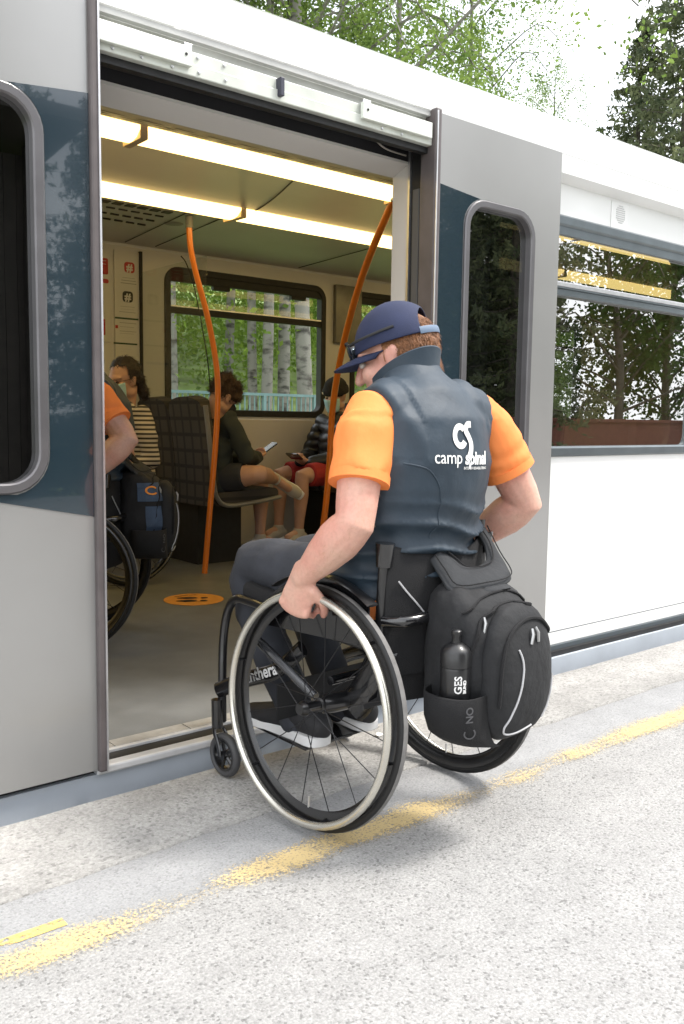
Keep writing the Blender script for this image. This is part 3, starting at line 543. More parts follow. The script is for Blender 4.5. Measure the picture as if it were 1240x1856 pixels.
for s_ in (-1, 1):
    g = M(); g.tube(spline([(s_*.19, -.14, .46), (s_*.19, .1, .475), (s_*.19, .32, .50), (s_*.190, .405, .49), (s_*.198, .435, .40), (s_*.212, .425, .24), (s_*.20, .44, .14)], 36), .0125, 12); g.build('side_frame', m_frame, chair)
    g = M(); g.tube(spline([(s_*.222, .432, .235), (s_*.205, .33, .285), (s_*.19, .22, .33), (s_*.185, .12, .41)], 14), (.022, .012), 10, side=(0, 0, 1)); lt = g.build('lower_tube', m_carbon, chair)
    g = M(); g.tube([(s_*.215, .31, .43), (s_*.222, .03, .31)], .0125, 12); g.build('diagonal_tube', mat('frame_gloss', (.05, .052, .058), .18, metal=.4, coat=1.), chair)
    g = M(); g.tube(spline([(s_*.185, -.15, .42), (s_*.188, -.155, .55), (s_*.19, -.165, .70)], 8), .0125, 12); bp_ = g.build('back_post', m_frame, chair)
    g = M(); g.tube([(s_*.19, -.1645, .66), (s_*.19, -.167, .715)], (.020, .024), 12, rnd=False); g.build('post_cap', m_carbon, bp_)
    # side guard plate
    pts = [(-.15, .47)]+[(.315*math.cos(a)-.0, .301+.315*math.sin(a)) for a in np.linspace(rad(118), rad(40), 14)]+[(.22, .46)]
    g = M(); g.ext([(s_*.218, b_, z) for b_, z in pts], (s_*.004, 0, 0)); sg = g.build('side_guard', m_carbon, chair, smooth=False)
    g = M(); g.tube([(s_*.232, .322*math.cos(a), .301+.322*math.sin(a)) for a in np.linspace(rad(122), rad(58), 16)], (.018, .004), 8, side=(1, 0, 0)); g.build('guard_flange', m_frame, sg)
    g = M(); g.tube(spline([(s_*.225, .0, .30), (s_*.20, -.01, .30), (s_*.16, -.015, .30)], 5), .024, 14); g.build('axle_clamp', m_frame, chair)
    g = M(); g.tube(spline([(s_*.15, -.03, .285), (s_*.15, -.07, .33), (s_*.15, -.12, .42), (s_*.17, -.15, .47)], 12), (.045, .018), 12, side=(0, 1, .5)); g.build('seat_stay', m_carbon, chair)
g = M(); g.tube([(-.225, 0, .30), (.225, 0, .30)], .0165, 14); g.build('axle_tube', m_frame, chair)
g = M(); g.tube([(-.18, .02, .345), (.18, .02, .345)], .012, 12); g.build('cross_tube', m_carbon, chair)
g = M(); g.tube(spline([(-.19, -.165, .53), (-.16, -.215, .535), (-.05, -.232, .54), (.05, -.232, .54), (.16, -.215, .535), (.19, -.165, .53)], 24), .014, 12); g.build('push_bar', m_carbon, chair)
g = M(); g.loft([[(a, b_, z) for a, z in rrect(-.19, .19, .455+dz, .505+dz, .02, 4)] for b_, dz in ((-.14, 0), (.1, .015), (.36, .045))]); g.build('seat_cushion', m_cloth, chair)
# back upholstery: curved sling
rings = []
for i in range(21):
    u = -1+2*i/20; bb = -.16-.05*(1-u*u); zt = .715-.035*(1-u*u)
    rings.append([(u*.19, bb+.007, .47), (u*.19, bb+.006, zt-.01), (u*.19, bb, zt), (u*.19, bb-.007, zt-.01), (u*.19, bb-.012, .60), (u*.19, bb-.01, .40), (u*.19, bb, .40)])
g = M(); g.loft(rings); bu = g.build('backrest', m_cloth, chair)
g = M(); g.tube(spline([(-.165, -.189, .625), (-.14, -.197, .595), (-.10, -.21, .55), (-.075, -.218, .51), (-.05, -.222, .492), (0, -.225, .487)], 18), .0022, 6); g.build('reflective_piping', m_reflect, bu)
rings = [[(u*.18, bb, z) for (bb, z) in ((-.17-.05*(1-u*u), .44), (-.155-.05*(1-u*u), .33), (-.10, .30), (-.095, .31), (-.14-.05*(1-u*u), .34), (-.155-.05*(1-u*u), .44))] for u in np.linspace(-1, 1, 12)]
g = M(); g.loft(rings); g.build('back_flap', m_cloth, chair)
g = M(); g.loft([[(a, b_, z) for b_, z in ((.16, .119), (.44, .133), (.445, .125), (.16, .111))] for a in (-.135, .135)]); g.build('footplate', m_carbon, chair, smooth=False, bevel=.002)
g = M(); g.box(-.2, .2, .20, .204, .20, .30); g.build('calf_strap', m_cloth, chair, smooth=False)
V, Fs = text_mesh('panthera', .046, .0012); decal('frame_lettering', V, Fs, (-.212, .262, .302), (0, -1, .42), (0, .38, .92), m_lettering, chair)
V, Fs = text_mesh('VARIL', .030, .0008); decal('cushion_logo', V, Fs, (-.1925, .20, .468), (0, -1, .0), (0, 0, 1), mat('orange_print', (.55, .16, .02), .6), chair)

# ------------------------------------------------------------------ backpack hanging behind a chair
m_bag = mat('bag_fabric', (.011, .0115, .013), .82, var=.2, vs=18, bump=.55, bs=26, det=10.); m_bag2 = mat('bag_fabric_grey', (.022, .024, .027), .85, bump=.5, bs=30, det=10.); m_zip = mat('zip_metal', (.4, .4, .4), .35, metal=.8)
BC = Vector((.012, -.295, 0))
def bagring(z, ha, hb, da=0, db=0, n=28, e=2.7):
    out = []
    for j in range(n):
        a = 2*math.pi*j/n; ca, sa = math.cos(a), math.sin(a)
        out.append((BC.x+da+ha*math.copysign(abs(ca)**(2/e), ca), BC.y+db+hb*math.copysign(abs(sa)**(2/e), sa), z))
    return out
bag = empty('backpack', chair.location, rad(5.13), label='black backpack with grey piping hanging behind the wheelchair backrest', cat='backpack')
prof_b = [(.252, .07, .05, .03), (.262, .10, .075, .02), (.30, .128, .098, .005), (.36, .138, .106, 0), (.43, .140, .108, -.003), (.49, .138, .104, 0), (.55, .134, .094, .006), (.59, .124, .076, .018), (.614, .098, .05, .032), (.622, .055, .03, .040)]
g = M(); g.loft([bagring(z, a, b_, 0, db) for z, a, b_, db in prof_b])
bo = g.build('bag_body', m_bag, bag, sharp=2.)
md = bo.modifiers.new('s', 'SUBSURF'); md.levels = md.render_levels = 1
tx = bpy.data.textures.new('bagfold', 'CLOUDS'); tx.noise_scale = .06
dm = bo.modifiers.new('d', 'DISPLACE'); dm.texture = tx; dm.strength = .020; dm.mid_level = .5
# front pocket bulging on the rear face
g = M(); rings = []
for z, ha, dep in ((.262, .05, .0), (.275, .09, .02), (.32, .118, .034), (.40, .126, .042), (.48, .120, .036), (.54, .098, .022), (.57, .06, .008), (.578, .03, .0)):
    rings.append([(BC.x+.012+ha*math.copysign(abs(math.cos(a))**.75, math.cos(a)), BC.y-.085-max(0, -math.sin(a))**.8*dep*1.35-.008+max(0, math.sin(a))*.04, z) for a in [2*math.pi*j/24 for j in range(24)]])
g.loft(rings); po = g.build('front_pocket', m_bag, bag, sharp=2.); md = po.modifiers.new('s', 'SUBSURF'); md.levels = md.render_levels = 1
def onbag(a, z):      # point on the rear face of the bag
    zz = [p[0] for p in prof_b]; ha = np.interp(z, zz, [p[1] for p in prof_b]); hb = np.interp(z, zz, [p[2] for p in prof_b]); db = np.interp(z, zz, [p[3] for p in prof_b])
    u = max(-1, min(1, (a-BC.x)/ha)); return Vector((a, BC.y+db-hb*(1-abs(u)**2.7)**(1/2.7), z))
bvp = None
def arc(name, pts, r, m, off=.004, par=bag):
    dg = bpy.context.evaluated_depsgraph_get(); bvs = []
    for ob in (bo, po):
        me = ob.evaluated_get(dg).to_mesh(); bvs.append(BVHTree.FromPolygons([v.co.copy() for v in me.vertices], [tuple(p.vertices) for p in me.polygons]))
    out = []
    for p in spline([(a-.02, 0, z) for a, z in pts], 36):
        h = [b_.ray_cast(Vector((p.x, -1, p.z)), Vector((0, 1, 0))) for b_ in bvs]; h = [q[0] for q in h if q[0] is not None]
        if h: q = min(h, key=lambda q: q.y); out.append(q+Vector((0, -off, 0)))
    g = M(); g.tube(out, r, 6); return g.build(name, m, par)
arc('zip', [(-.088, .30), (-.098, .40), (-.085, .50), (-.045, .56), (.05, .578), (.13, .555), (.17, .50)], .0045, m_cloth)
arc('zip', [(-.062, .36), (-.058, .45), (-.03, .515), (.03, .545), (.10, .54), (.15, .50)], .0045, m_cloth)
arc('piping', [(-.005, .485), (.005, .45), (-.005, .39), (-.025, .335), (-.036, .305), (-.022, .288), (.02, .284), (.07, .292)], .0024, m_reflect, .002)
arc('piping', [(.115, .30), (.138, .34), (.150, .40)], .0024, m_reflect, .002)
arc('seam', [(-.09, .565), (-.03, .592), (.04, .602), (.10, .592), (.15, .56)], .003, m_cloth)
def hitbag(a, z):
    dg = bpy.context.evaluated_depsgraph_get(); h = []
    for ob in (bo, po):
        me = ob.evaluated_get(dg).to_mesh(); q = BVHTree.FromPolygons([v.co.copy() for v in me.vertices], [tuple(p.vertices) for p in me.polygons]).ray_cast(Vector((a, -1, z)), Vector((0, 1, 0)))
        if q[0] is not None: h.append(q[0])
    return min(h, key=lambda q: q.y) if h else onbag(a, z)
for a, z, dx in ((.030, .525, -.008), (.046, .527, .006), (.135, .556, .002), (-.072, .556, -.006)):
    q = hitbag(a, z)+Vector((0, -.007, 0)); g = M(); g.tube([q, q+Vector((dx*.4, -.006, -.012)), q+Vector((dx, -.005, -.034))], [.003, .0042, .0036], 6); g.build('zip_pull', m_zip, bag)
# side pocket of mesh on the left side, holding the bottle
g = M(); rings = []
for z, s_ in ((.256, .45), (.268, .85), (.29, 1.05), (.33, 1.12), (.385, 1.08), (.387, 1.0)):
    ha = np.interp(z, [p[0] for p in prof_b], [p[1] for p in prof_b])
    rings.append([(BC.x-ha-.085*s_*math.sin(math.pi*u)**.6+.03, BC.y-.032+.072*math.cos(math.pi*u), z) for u in np.linspace(0, 1, 13)])
g.loft(rings, cap=False, closed=False); sp_ = g.build('side_pocket', m_cloth, bag, sharp=2.); q = sp_.modifiers.new('t', 'SOLIDIFY'); q.thickness = .003
# shoulder yoke: one padded sheet round a scoop-shaped gap, running up on to the backrest
OUT = spline([(-.075, -.205, .668), (-.08, -.24, .635), (-.085, -.285, .602), (.0, -.318, .606), (.08, -.318, .608), (.140, -.285, .616), (.172, -.225, .652), (.195, -.165, .715)], 30)
INN = spline([(-.035, -.205, .684), (-.01, -.222, .664), (.01, -.236, .646), (.045, -.246, .640), (.09, -.242, .646), (.118, -.228, .660), (.140, -.20, .692), (.152, -.155, .724)], 30)
g = M(); g.loft([[a.lerp(b_, u)+Vector((0, -.008, .010))*math.sin(math.pi*u) for u in (0, .25, .5, .75, 1)] for a, b_ in zip(OUT, INN)], cap=False, closed=False)
yo = g.build('shoulder_yoke', m_bag2, bag, sharp=3.); q = yo.modifiers.new('t', 'SOLIDIFY'); q.thickness = .011; q.offset = 0; q = yo.modifiers.new('b', 'BEVEL'); q.width = .004; q.segments = 2
for u in (.12, .88):
    g = M(); g.tube([a.lerp(b_, u)+Vector((0, -.013, .013)) for a, b_ in zip(OUT, INN)], .0016, 5); g.build('yoke_stitching', m_cloth, yo)
g = M(); g.tube(spline([(-.03, -.300, .598), (.0, -.325, .606), (.06, -.33, .607), (.10, -.305, .600)], 14), (.011, .004), 8, side=(0, 1, .3)); g.build('haul_loop', m_bag2, bag)
g = M(); g.tube([(.180, -.155, .70), (.184, -.15, .742)], (.016, .022), 10); g.build('strap_buckle', m_frame, bag)
# bottle
bot = empty('drinking_bottle', chair.location, rad(5.13), label='matt black metal drinking bottle in the backpack side pocket', cat='bottle')
bc = Vector((BC.x-.146, BC.y-.042, -.030)); m_bot = mat('bottle_black', (.012, .012, .013), .38, coat=.25)
g = M(); g.lathe([(.345, .001), (.345, .030), (.350, .034), (.475, .034), (.479, .033), (.479, .001)], 28, 'z'); g.xf(Matrix.Translation(bc)); bb_ = g.build('bottle_body', m_bot, bot)
g = M(); g.lathe([(.4805, .001), (.4805, .0345), (.512, .0345), (.521, .030), (.531, .017), (.533, .012), (.534, .001)], 28, 'z'); g.lathe([(.533, .001), (.533, .010), (.548, .0095), (.552, .012), (.560, .012), (.563, .009), (.564, .001)], 20, 'z'); g.xf(Matrix.Translation(bc)); g.build('bottle_cap', m_bot, bot)
def oncyl(name, s, size, z0, ang0, r, m, par):   # vertical lettering wrapped round the bottle
    V, Fs = text_mesh(s, size, .0006, align='LEFT'); g = M()
    g.add([bc+Vector((r*math.cos(ang0+v.y/r), r*math.sin(ang0+v.y/r), z0+v.x)) for v in V], Fs)
    g.v = [tuple(bc+Vector((r*math.cos(ang0-v.y/r), r*math.sin(ang0-v.y/r), z0+v.x))) for v in V]; return g.build(name, m, par, smooth=False, fix=False)
m_wt = mat('white_print', (.75, .75, .74), .5)
oncyl('lettering', 'GES', .024, .424, rad(243), .0346, m_wt, bot); oncyl('lettering', 'BUND', .011, .424, rad(262), .0346, m_wt, bot)
V, Fs = text_mesh('NO', .024, .0006); dim = mat('dim_print', (.075, .075, .08), .7); decal('lettering', V, Fs, (BC.x-.125, BC.y-.065, .352), (0, 0, 1), (-.77, .64, 0), dim, bag, sp_, .003)
V = []
for i in range(19):
    a = rad(60+260*i/18); V += [Vector((.010*math.cos(a), .011*math.sin(a), 0)), Vector((.0135*math.cos(a), .0145*math.sin(a), 0))]
decal('emblem', V, [(2*i, 2*i+1, 2*i+3, 2*i+2) for i in range(18)], (BC.x-.128, BC.y-.06, .308), (0, 0, 1), (-.77, .64, 0), dim, bag, sp_, .003)
# ------------------------------------------------------------------ people
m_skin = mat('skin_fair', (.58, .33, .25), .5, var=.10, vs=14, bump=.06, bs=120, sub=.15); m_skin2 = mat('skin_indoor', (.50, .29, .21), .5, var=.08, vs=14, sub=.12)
t, b, l = nodes_of(m_skin); c = t.nodes.new('ShaderNodeTexCoord'); n1 = t.nodes.new('ShaderNodeTexNoise'); n1.inputs['Scale'].default_value = 7; n1.inputs['Detail'].default_value = 3; n2 = t.nodes.new('ShaderNodeTexNoise'); n2.inputs['Scale'].default_value = 130; n2.inputs['Detail'].default_value = 4
for n in (n1, n2): l(c.outputs['Object'], n.inputs['Vector'])
r = t.nodes.new('ShaderNodeValToRGB'); r.color_ramp.elements[0].position = .38; r.color_ramp.elements[1].position = .66; r.color_ramp.elements[0].color = (.60, .37, .285, 1); r.color_ramp.elements[1].color = (.58, .27, .21, 1); l(n1.outputs[0], r.inputs[0])
r2 = t.nodes.new('ShaderNodeMapRange'); r2.inputs[1].default_value = .35; r2.inputs[2].default_value = .6; r2.inputs[3].default_value = .94; r2.inputs[4].default_value = 1.02; l(n2.outputs[0], r2.inputs[0])
x = t.nodes.new('ShaderNodeMix'); x.data_type = 'RGBA'; x.blend_type = 'MULTIPLY'; x.inputs[0].default_value = 1; l(r.outputs[0], x.inputs[6]); l(r2.outputs[0], x.inputs[7]); l(x.outputs[2], b.inputs['Base Color'])
m_vest = mat('vest_softshell', (.021, .036, .053), .6, var=.15, vs=9, bump=.35, bs=17, det=8.); m_shirt = mat('orange_shirt', (.88, .25, .06), .75, bump=.3, bs=20, det=8.)
m_trs = mat('charcoal_trousers', (.033, .036, .045), .85, var=.15, vs=16, bump=.4, bs=18, det=8.); m_shoe = mat('black_shoe', (.015, .015, .017), .7, bump=.1, bs=200); m_sole = mat('white_sole', (.72, .72, .72), .6, var=.05)
m_cap = mat('navy_cap', (.015, .022, .062), .8, var=.12, vs=22, bump=.15, bs=500); m_redh = mat('auburn_hair', (.23, .095, .035), .6, var=.35, vs=60, bump=.5, bs=160); m_dkh = mat('dark_hair', (.022, .014, .010), .55, var=.3, vs=40, bump=.6, bs=120)
m_eye = mat('eye_white', (.6, .58, .55), .3); m_mask = mat('mask_blue', (.42, .66, .72), .8, bump=.1, bs=60)
def headgeo(g, c, R, k=1., jaw=1.):
    T = lambda x, y, z: c+R @ Vector((x*k, y*k, z*k)); E = lambda p, r: g.ell(T(*p), tuple(q*k for q in r), R)
    E((0, -.012, .022), (.077, .097, .097)); E((0, .030, -.045), (.062*jaw, .066, .076)); E((0, .060, -.100), (.030, .026, .020)); E((0, .074, .024), (.056, .022, .017))
    for s_ in (-1, 1):
        E((s_*.034, .062, -.030), (.030, .030, .030)); E((s_*.052, .01, -.075), (.022, .045, .03))
        E((s_*.079, -.006, -.010), (.008, .018, .030)); E((s_*.083, -.018, .004), (.006, .012, .018)); E((s_*.078, .004, -.032), (.007, .010, .012))
    g.tube([T(0, .092, .010), T(0, .108, -.020), T(0, .112, -.032)], [.009*k, .012*k, .014*k], 8, rnd=True)
    E((0, .088, -.066), (.024, .012, .006)); E((0, .086, -.077), (.020, .012, .007))
def hand(g, wrist, d, palm, grip, k=1., thumb=None):
    """hand from wrist along d; palm is the palm-side normal; grip 0..1 curls the fingers"""
    d = Vector(d).normalized(); n = Vector(palm); n = (n-d*n.dot(d)).normalized(); s = d.cross(n); w = Vector(wrist)
    g.tube([w-d*.02, w+d*.02*k, w+d*.055*k, w+d*.088*k], [(.030*k, .021*k), (.036*k, .019*k), (.043*k, .017*k), (.040*k, .013*k)], 12, side=s, rnd=True)
    for i, (o, l) in enumerate(((.034, .9), (.0115, 1.), (-.0115, .95), (-.034, .76))):
        p = w+d*(.086-.004*abs(i-1.2))*k+s*o*k*(1 if thumb != -1 else -1); pts = [p-d*.012*k, p]; a = 0.
        for q, L_ in enumerate((.042, .027, .022)):
            a += rad(18+62*grip*(1.0 if q else .8)); p = p+(d*math.cos(a)+n*math.sin(a))*(L_*l*k); pts.append(p)
        g.tube(pts, [.0090*k, .0098*k, .0084*k, .0080*k, .0066*k], 8, rnd=True); g.ell(pts[1]-n*.004*k, (.0105*k,)*3, None, 8, 6)
    t = thumb or 1; p = w+d*.022*k+s*.034*t*k; q = p+(d*.55+s*.65*t+n*.35)*.038*k; r = q+(d*.85+s*.05*t+n*.55)*.032*k; e = r+(d*.8-s*.25*t+n*.6)*.024*k
    g.tube([p-s*.012*t*k, p, q, r, e], [.015*k, .015*k, .0115*k, .0105*k, .0085*k], 8, rnd=True)
def fold(amp, f, zc_, zr, ax=(1.5, 1.5, 1)):
    def fn(p):
        m = max(0., 1-abs(p.z-zc_)/zr)
        return amp*m*(.9-2*abs(math.sin(.5*f*p.z+2.6*noise.noise((p.x*5, p.y*5, p.z*4))+2.5*p.x))**.7+.8*noise.noise((p.x*9, p.y*9, p.z*26)))+.002*noise.noise((p.x*22, p.y*22, p.z*22))
    return fn
def strands(name, obj, sel, n, length, m, parent, down, jit=.5, lift=.35, w=.0016):
    me = obj.data; ps = [p for p in me.polygons if sel(p.center)]
    if not ps: return
    V = []; Q = []
    for i in range(n):
        p = random.choice(ps); vs = [me.vertices[v].co for v in p.vertices]; a, b_ = random.random(), random.random(); q = vs[0].lerp(vs[1], a).lerp(vs[min(3, len(vs)-1)].lerp(vs[2], a), b_); nn = p.normal
        d = Vector(down)+Vector((random.gauss(0, jit), random.gauss(0, jit), random.gauss(0, jit))); d = (d-nn*d.dot(nn)); d.normalize(); s_ = d.cross(nn)*w; L_ = length*random.uniform(.6, 1.3); k = len(V)
        e1 = q+d*L_*.5+nn*L_*lift*.45; e2 = q+d*L_+nn*L_*lift*.5
        V += [q-s_, q+s_, e1+s_*.8, e1-s_*.8, e2+s_*.1, e2-s_*.1]; Q += [(k, k+1, k+2, k+3), (k+3, k+2, k+4, k+5)]
    return tag(fast(name, V, Q, m, parent), kind='stuff')
def wheeler(root, HR, hc, armL, armR, gripL, gripR, logo=True):
    """person in vest and orange shirt sitting in a wheelchair; arms = shoulder, elbow, wrist, hand direction, palm normal"""
    def body(g):
        headgeo(g, hc, HR, 1.0, 1.1)
        g.tube([hc+HR @ Vector((0, -.03, -.05)), Vector((0, -.065, 1.10)), Vector((0, -.10, 1.02))], [.062, .066, .075], 14, rnd=True)
        g.tube([(0, -.06, .56), (0, -.09, .75), (0, -.115, .92), (0, -.10, 1.0)], [(.17, .13), (.17, .13), (.175, .115), (.15, .08)], 16, side=(1, 0, 0), rnd=True)
        for (s, e, w, d, pn), gr, th in ((armL, gripL, 1), (armR, gripR, -1)):
            s, e, w = Vector(s), Vector(e), Vector(w)
            g.tube([(0, -.10, 1.0), s, s.lerp(e, .3), s.lerp(e, .6), s.lerp(e, .88), e, e.lerp(w, .14), e.lerp(w, .3), e.lerp(w, .6), e.lerp(w, .85), w], [.05, .050, .052, .052, .048, .047, .051, .053, .045, .034, .029], 14, rnd=True)
            hand(g, w, d, pn, gr, 1.04, th)
        for s_ in (-1, 1): g.tube([(s_*.09, -.05, .55), (s_*.10, .38, .58), (s_*.098, .40, .50), (s_*.09, .34, .32), (s_*.085, .25, .19)], [.06, .045, .04, .035, .03], 10, rnd=True)
    bd = organic('body', body, m_skin, root, .0048, 3)
    def vest(g):
        g.tube([(0, -.045, .565), (0, -.048, .62), (0, -.065, .72), (0, -.09, .82), (0, -.112, .92), (0, -.112, .99), (0, -.098, 1.04), (0, -.075, 1.085)], [(.205, .165), (.208, .168), (.208, .165), (.208, .158), (.212, .150), (.200, .132), (.155, .105), (.092, .080)], 28, side=(1, 0, 0), rnd=True)
        for a in (armL, armR):
            s = Vector(a[0]); e = Vector(a[1]); c = Vector((0, -.105, 1.0)); g.tube([c, c.lerp(s, .55)+Vector((0, 0, .016)), s.lerp(c, .16)+Vector((0, 0, .002))], [.085, .088, .078], 16, rnd=False)
    vf = fold(.017, 118, .665, .17); vs_ = organic('vest', vest, m_vest, root, .0075, 5, lambda p: vf(p)+(.004*math.sin(30*(p.x+p.z)+5*noise.noise((p.x*6, p.y*6, p.z*6))) if p.z > .9 and abs(p.x) > .12 else 0))
    strands('arm_hair', bd, lambda c_: abs(c_.x) > .2 and .64 < c_.z < .85, 500, .012, mat('arm_hair', (.45, .26, .15), .6), bd, (0, .3, -1), .5, .5, .00022)
    # collar: standing band open at the front
    g = M(); rings = []
    for (z, ra, rb, db, dz) in ((1.055, .095, .088, -.066, 0), (1.09, .083, .080, -.058, 0), (1.145, .083, .086, -.050, .008), (1.172, .087, .093, -.050, .012), (1.170, .082, .087, -.050, .012), (1.10, .074, .072, -.058, 0)):
        R_ = []
        for i in range(27):
            a = rad(-118)+rad(236)*i/26; R_.append((ra*math.sin(a), db-rb*math.cos(a), z+dz*math.cos(a)-(.042 if z > 1.12 else .02)*(1-math.cos(a))))
        rings.append(R_)
    g.loft(rings, cap=False, closed=False); co = g.build('collar', m_vest, root); q = co.modifiers.new('s', 'SUBSURF'); q.levels = q.render_levels = 1
    # orange sleeves
    for a in (armL, armR):
        s, e = Vector(a[0]), Vector(a[1]); d = (e-s).normalized(); c = Vector((0, -.10, 1.0))
        def sl_(g, s=s, e=e, c=c): g.tube([c.lerp(s, .5), s.lerp(c, .10)+Vector((0, 0, .004)), s.lerp(e, .16), s.lerp(e, .38), s.lerp(e, .52), s.lerp(e, .58)], [.064, .068, .070, .069, .0695, .070], 20)
        sf = lambda p, s=s, e=e: .006*(.5-abs(math.sin(26*(p.x+p.y)+14*p.z+5*noise.noise(p*7))))*max(0, noise.noise(p*6+Vector((3, 1, 2))))+.0022*math.sin(70*(p-s).dot((e-s).normalized())+9*noise.noise(p*9))*(1 if (p-s).dot((e-s).normalized()) > 0 else 0)+.004*noise.noise(p*14)
        so_ = organic('sleeve', sl_, m_shirt, root, .006, 2, sf)
        g = M(); p = s.lerp(e, .565); g.tube([p-d*.004, p+d*.018], .0708, 24); g.build('sleeve_hem', m_shirt, so_)
    g = M(); g.loft([[(.204*math.cos(t_), -.047+.164*math.sin(t_), z) for t_ in np.linspace(0, 2*math.pi, 33)[:-1]] for z in (.525, .575)]); g.build('shirt_hem', m_shirt, root)
    def tr(g):
        g.tube([(0, -.08, .53), (0, .02, .535)], [(.185, .085), (.18, .085)], 18, side=(1, 0, 0), rnd=True)
        for s_ in (-1, 1):
            g.tube([(s_*.085, -.02, .545), (s_*.095, .16, .575), (s_*.10, .32, .595), (s_*.10, .415, .585), (s_*.098, .435, .54), (s_*.095, .41, .44), (s_*.09, .34, .32), (s_*.085, .26, .205), (s_*.085, .245, .175)], [.092, .088, .078, .071, .068, .062, .058, .054, .055], 16, rnd=True)
    organic('trousers', tr, m_trs, root, .008, 4, lambda p: .005*math.sin(38*p.y+30*p.z+6*noise.noise(p*7))*noise.noise(p*5)+.003*noise.noise(p*18))
    for s_ in (-1, 1):
        def sh(g): g.tube([(s_*.09, .15, .172), (s_*.09, .21, .185), (s_*.092, .27, .178), (s_*.096, .35, .160), (s_*.10, .43, .150)], [(.036, .038), (.042, .05), (.042, .045), (.045, .034), (.038, .024)], 14, side=(1, 0, 0), rnd=True); g.tube([(s_*.088, .225, .18), (s_*.088, .235, .235)], .048, 12)
        sho = organic('shoe', sh, m_shoe, root, .007, 3)
        out = [(.0, .125), (.03, .135), (.043, .17), (.040, .24), (.046, .34), (.044, .40), (.025, .448), (0, .462), (-.025, .448), (-.040, .40), (-.040, .34), (-.034, .24), (-.040, .17), (-.03, .135)]
        sm = [(p.x, p.y) for p in spline([(x, y, 0) for x, y in out+[out[0]]], 36)][:-1]
        g = M(); g.loft([[(s_*.094+x*1.02, y, z+.02*(max(0, y-.38)/.08)**2*.4) for x, y in sm] for z in (.122, .150)]); g.build('sole', m_sole, sho, sharp=1., bevel=.004)
    # cap
    g = M(); nu, nv = 80, 28; V = []; Q = []
    for i in range(nv+1):
        el = rad(90)*(1-i/nv)+rad(1)*(i/nv)
        for j in range(nu):
            a = 2*math.pi*j/nu; V.append(Vector((.0885*math.cos(el)*math.sin(a), -.010+.108*math.cos(el)*math.cos(a)*1., .026+.108*math.sin(el))))
    for i in range(nv):
        for j in range(nu):
            k = (j+1) % nu; cx = (V[i*nu+j]+V[(i+1)*nu+k])/2
            if cx.y < -.05 and (cx.x/.056)**2+((cx.z-.040)/.056)**2 < 1: continue
            Q.append((i*nu+j, i*nu+k, (i+1)*nu+k, (i+1)*nu+j))
    used = {}
    for f_ in Q:
        for v_ in f_: used[v_] = used.get(v_, 0)+1
    for k_, n_ in used.items():
        v_ = V[k_]; e_ = math.sqrt((v_.x/.056)**2+((v_.z-.040)/.056)**2)
        if n_ < 4 and v_.y < -.04 and .6 < e_ < 1.35 and k_ < nv*nu:
            x_, z_ = v_.x/e_, .040+(v_.z-.040)/e_; V[k_] = Vector((x_, -.010-.108*math.sqrt(max(0, 1-(x_/.0885)**2-((z_-.026)/.108)**2)), z_))
    g.add([hc+HR @ v for v in V], Q); cp = g.build('cap', m_cap, root, sharp=3.); q = cp.modifiers.new('t', 'SOLIDIFY'); q.thickness = .004; q.offset = 1; q = cp.modifiers.new('s', 'SUBSURF'); q.levels = q.render_levels = 1
    g = M(); rings = []
    for r_ in range(7):
        u = r_/6; rings.append([hc+HR @ Vector(((.078+.002*u)*math.sin(rad(a)), -.012+.106*math.cos(rad(a))+u*.078*math.cos(rad(a))**.6, .026-.014*u*u-.012*math.sin(rad(a))**2)) for a in np.linspace(-80, 80, 21)])
    g.loft(rings, cap=False, closed=False); br = g.build('brim', m_cap, cp, sharp=3.); q = br.modifiers.new('t', 'SOLIDIFY'); q.thickness = .004
    g = M(); g.tube([hc+HR @ Vector((.0905*math.sin(rad(a)), -.010-.1115*math.cos(rad(a)), .034)) for a in np.linspace(-44, 44, 13)], [(.009, .0016)]*13, 8, side=HR @ Vector((0, 0, 1))); g.build('cap_strap', mat('strap_blue_grey', (.12, .17, .25), .6), cp)
    g = M(); g.ell(hc+HR @ Vector((0, -.01, .136)), (.007, .007, .004)); g.build('cap_button', m_cap, cp)
    for q_ in range(6):
        a = 2*math.pi*(q_+.5)/6; g = M(); g.ell(hc+HR @ Vector((.0885*math.cos(rad(48))*math.sin(a), -.010+.108*math.cos(rad(48))*math.cos(a), .026+.108*math.sin(rad(48)))), (.0035, .0035, .0035), None, 8, 5); g.build('eyelet', m_cap, cp)
    # hair: cropped shell over the back of the head, plus fine strands
    HI = HR.transposed()
    def hr(g):
        g.ell(hc+HR @ Vector((0, -.020, .016)), (.0815, .0965, .094), HR, 20, 14); g.ell(hc+HR @ Vector((0, -.058, -.045)), (.060, .048, .058), HR)
    ha = organic('hair', hr, m_redh, root, .006, 3, lambda p: .002*noise.noise(p*60))
    bm = bmesh.new(); bm.from_mesh(ha.data); rm = []
    for f_ in bm.faces:
        q = HI @ (f_.calc_center_median()-hc)
        if q.y > .012 or (q.y > -.03 and q.z < -.03+(-.03-q.y)*-.2) or q.z < -.098: rm.append(f_)
    bmesh.ops.delete(bm, geom=rm, context='FACES'); bm.to_mesh(ha.data); bm.free()
    strands('hair_strands', ha, lambda c_: (HI @ (c_-hc)).z < .075 and (HI @ (c_-hc)).y < .0, 3800, .017, m_redh, ha, HR @ Vector((0, -.15, -1)), .35, .45, .0010)
    for s_ in (-1, 1):
        g = M(); g.ell(hc+HR @ Vector((s_*.031, .083, .0)), (.012, .010, .008), HR, 10, 7); g.build('eye', m_eye, root)
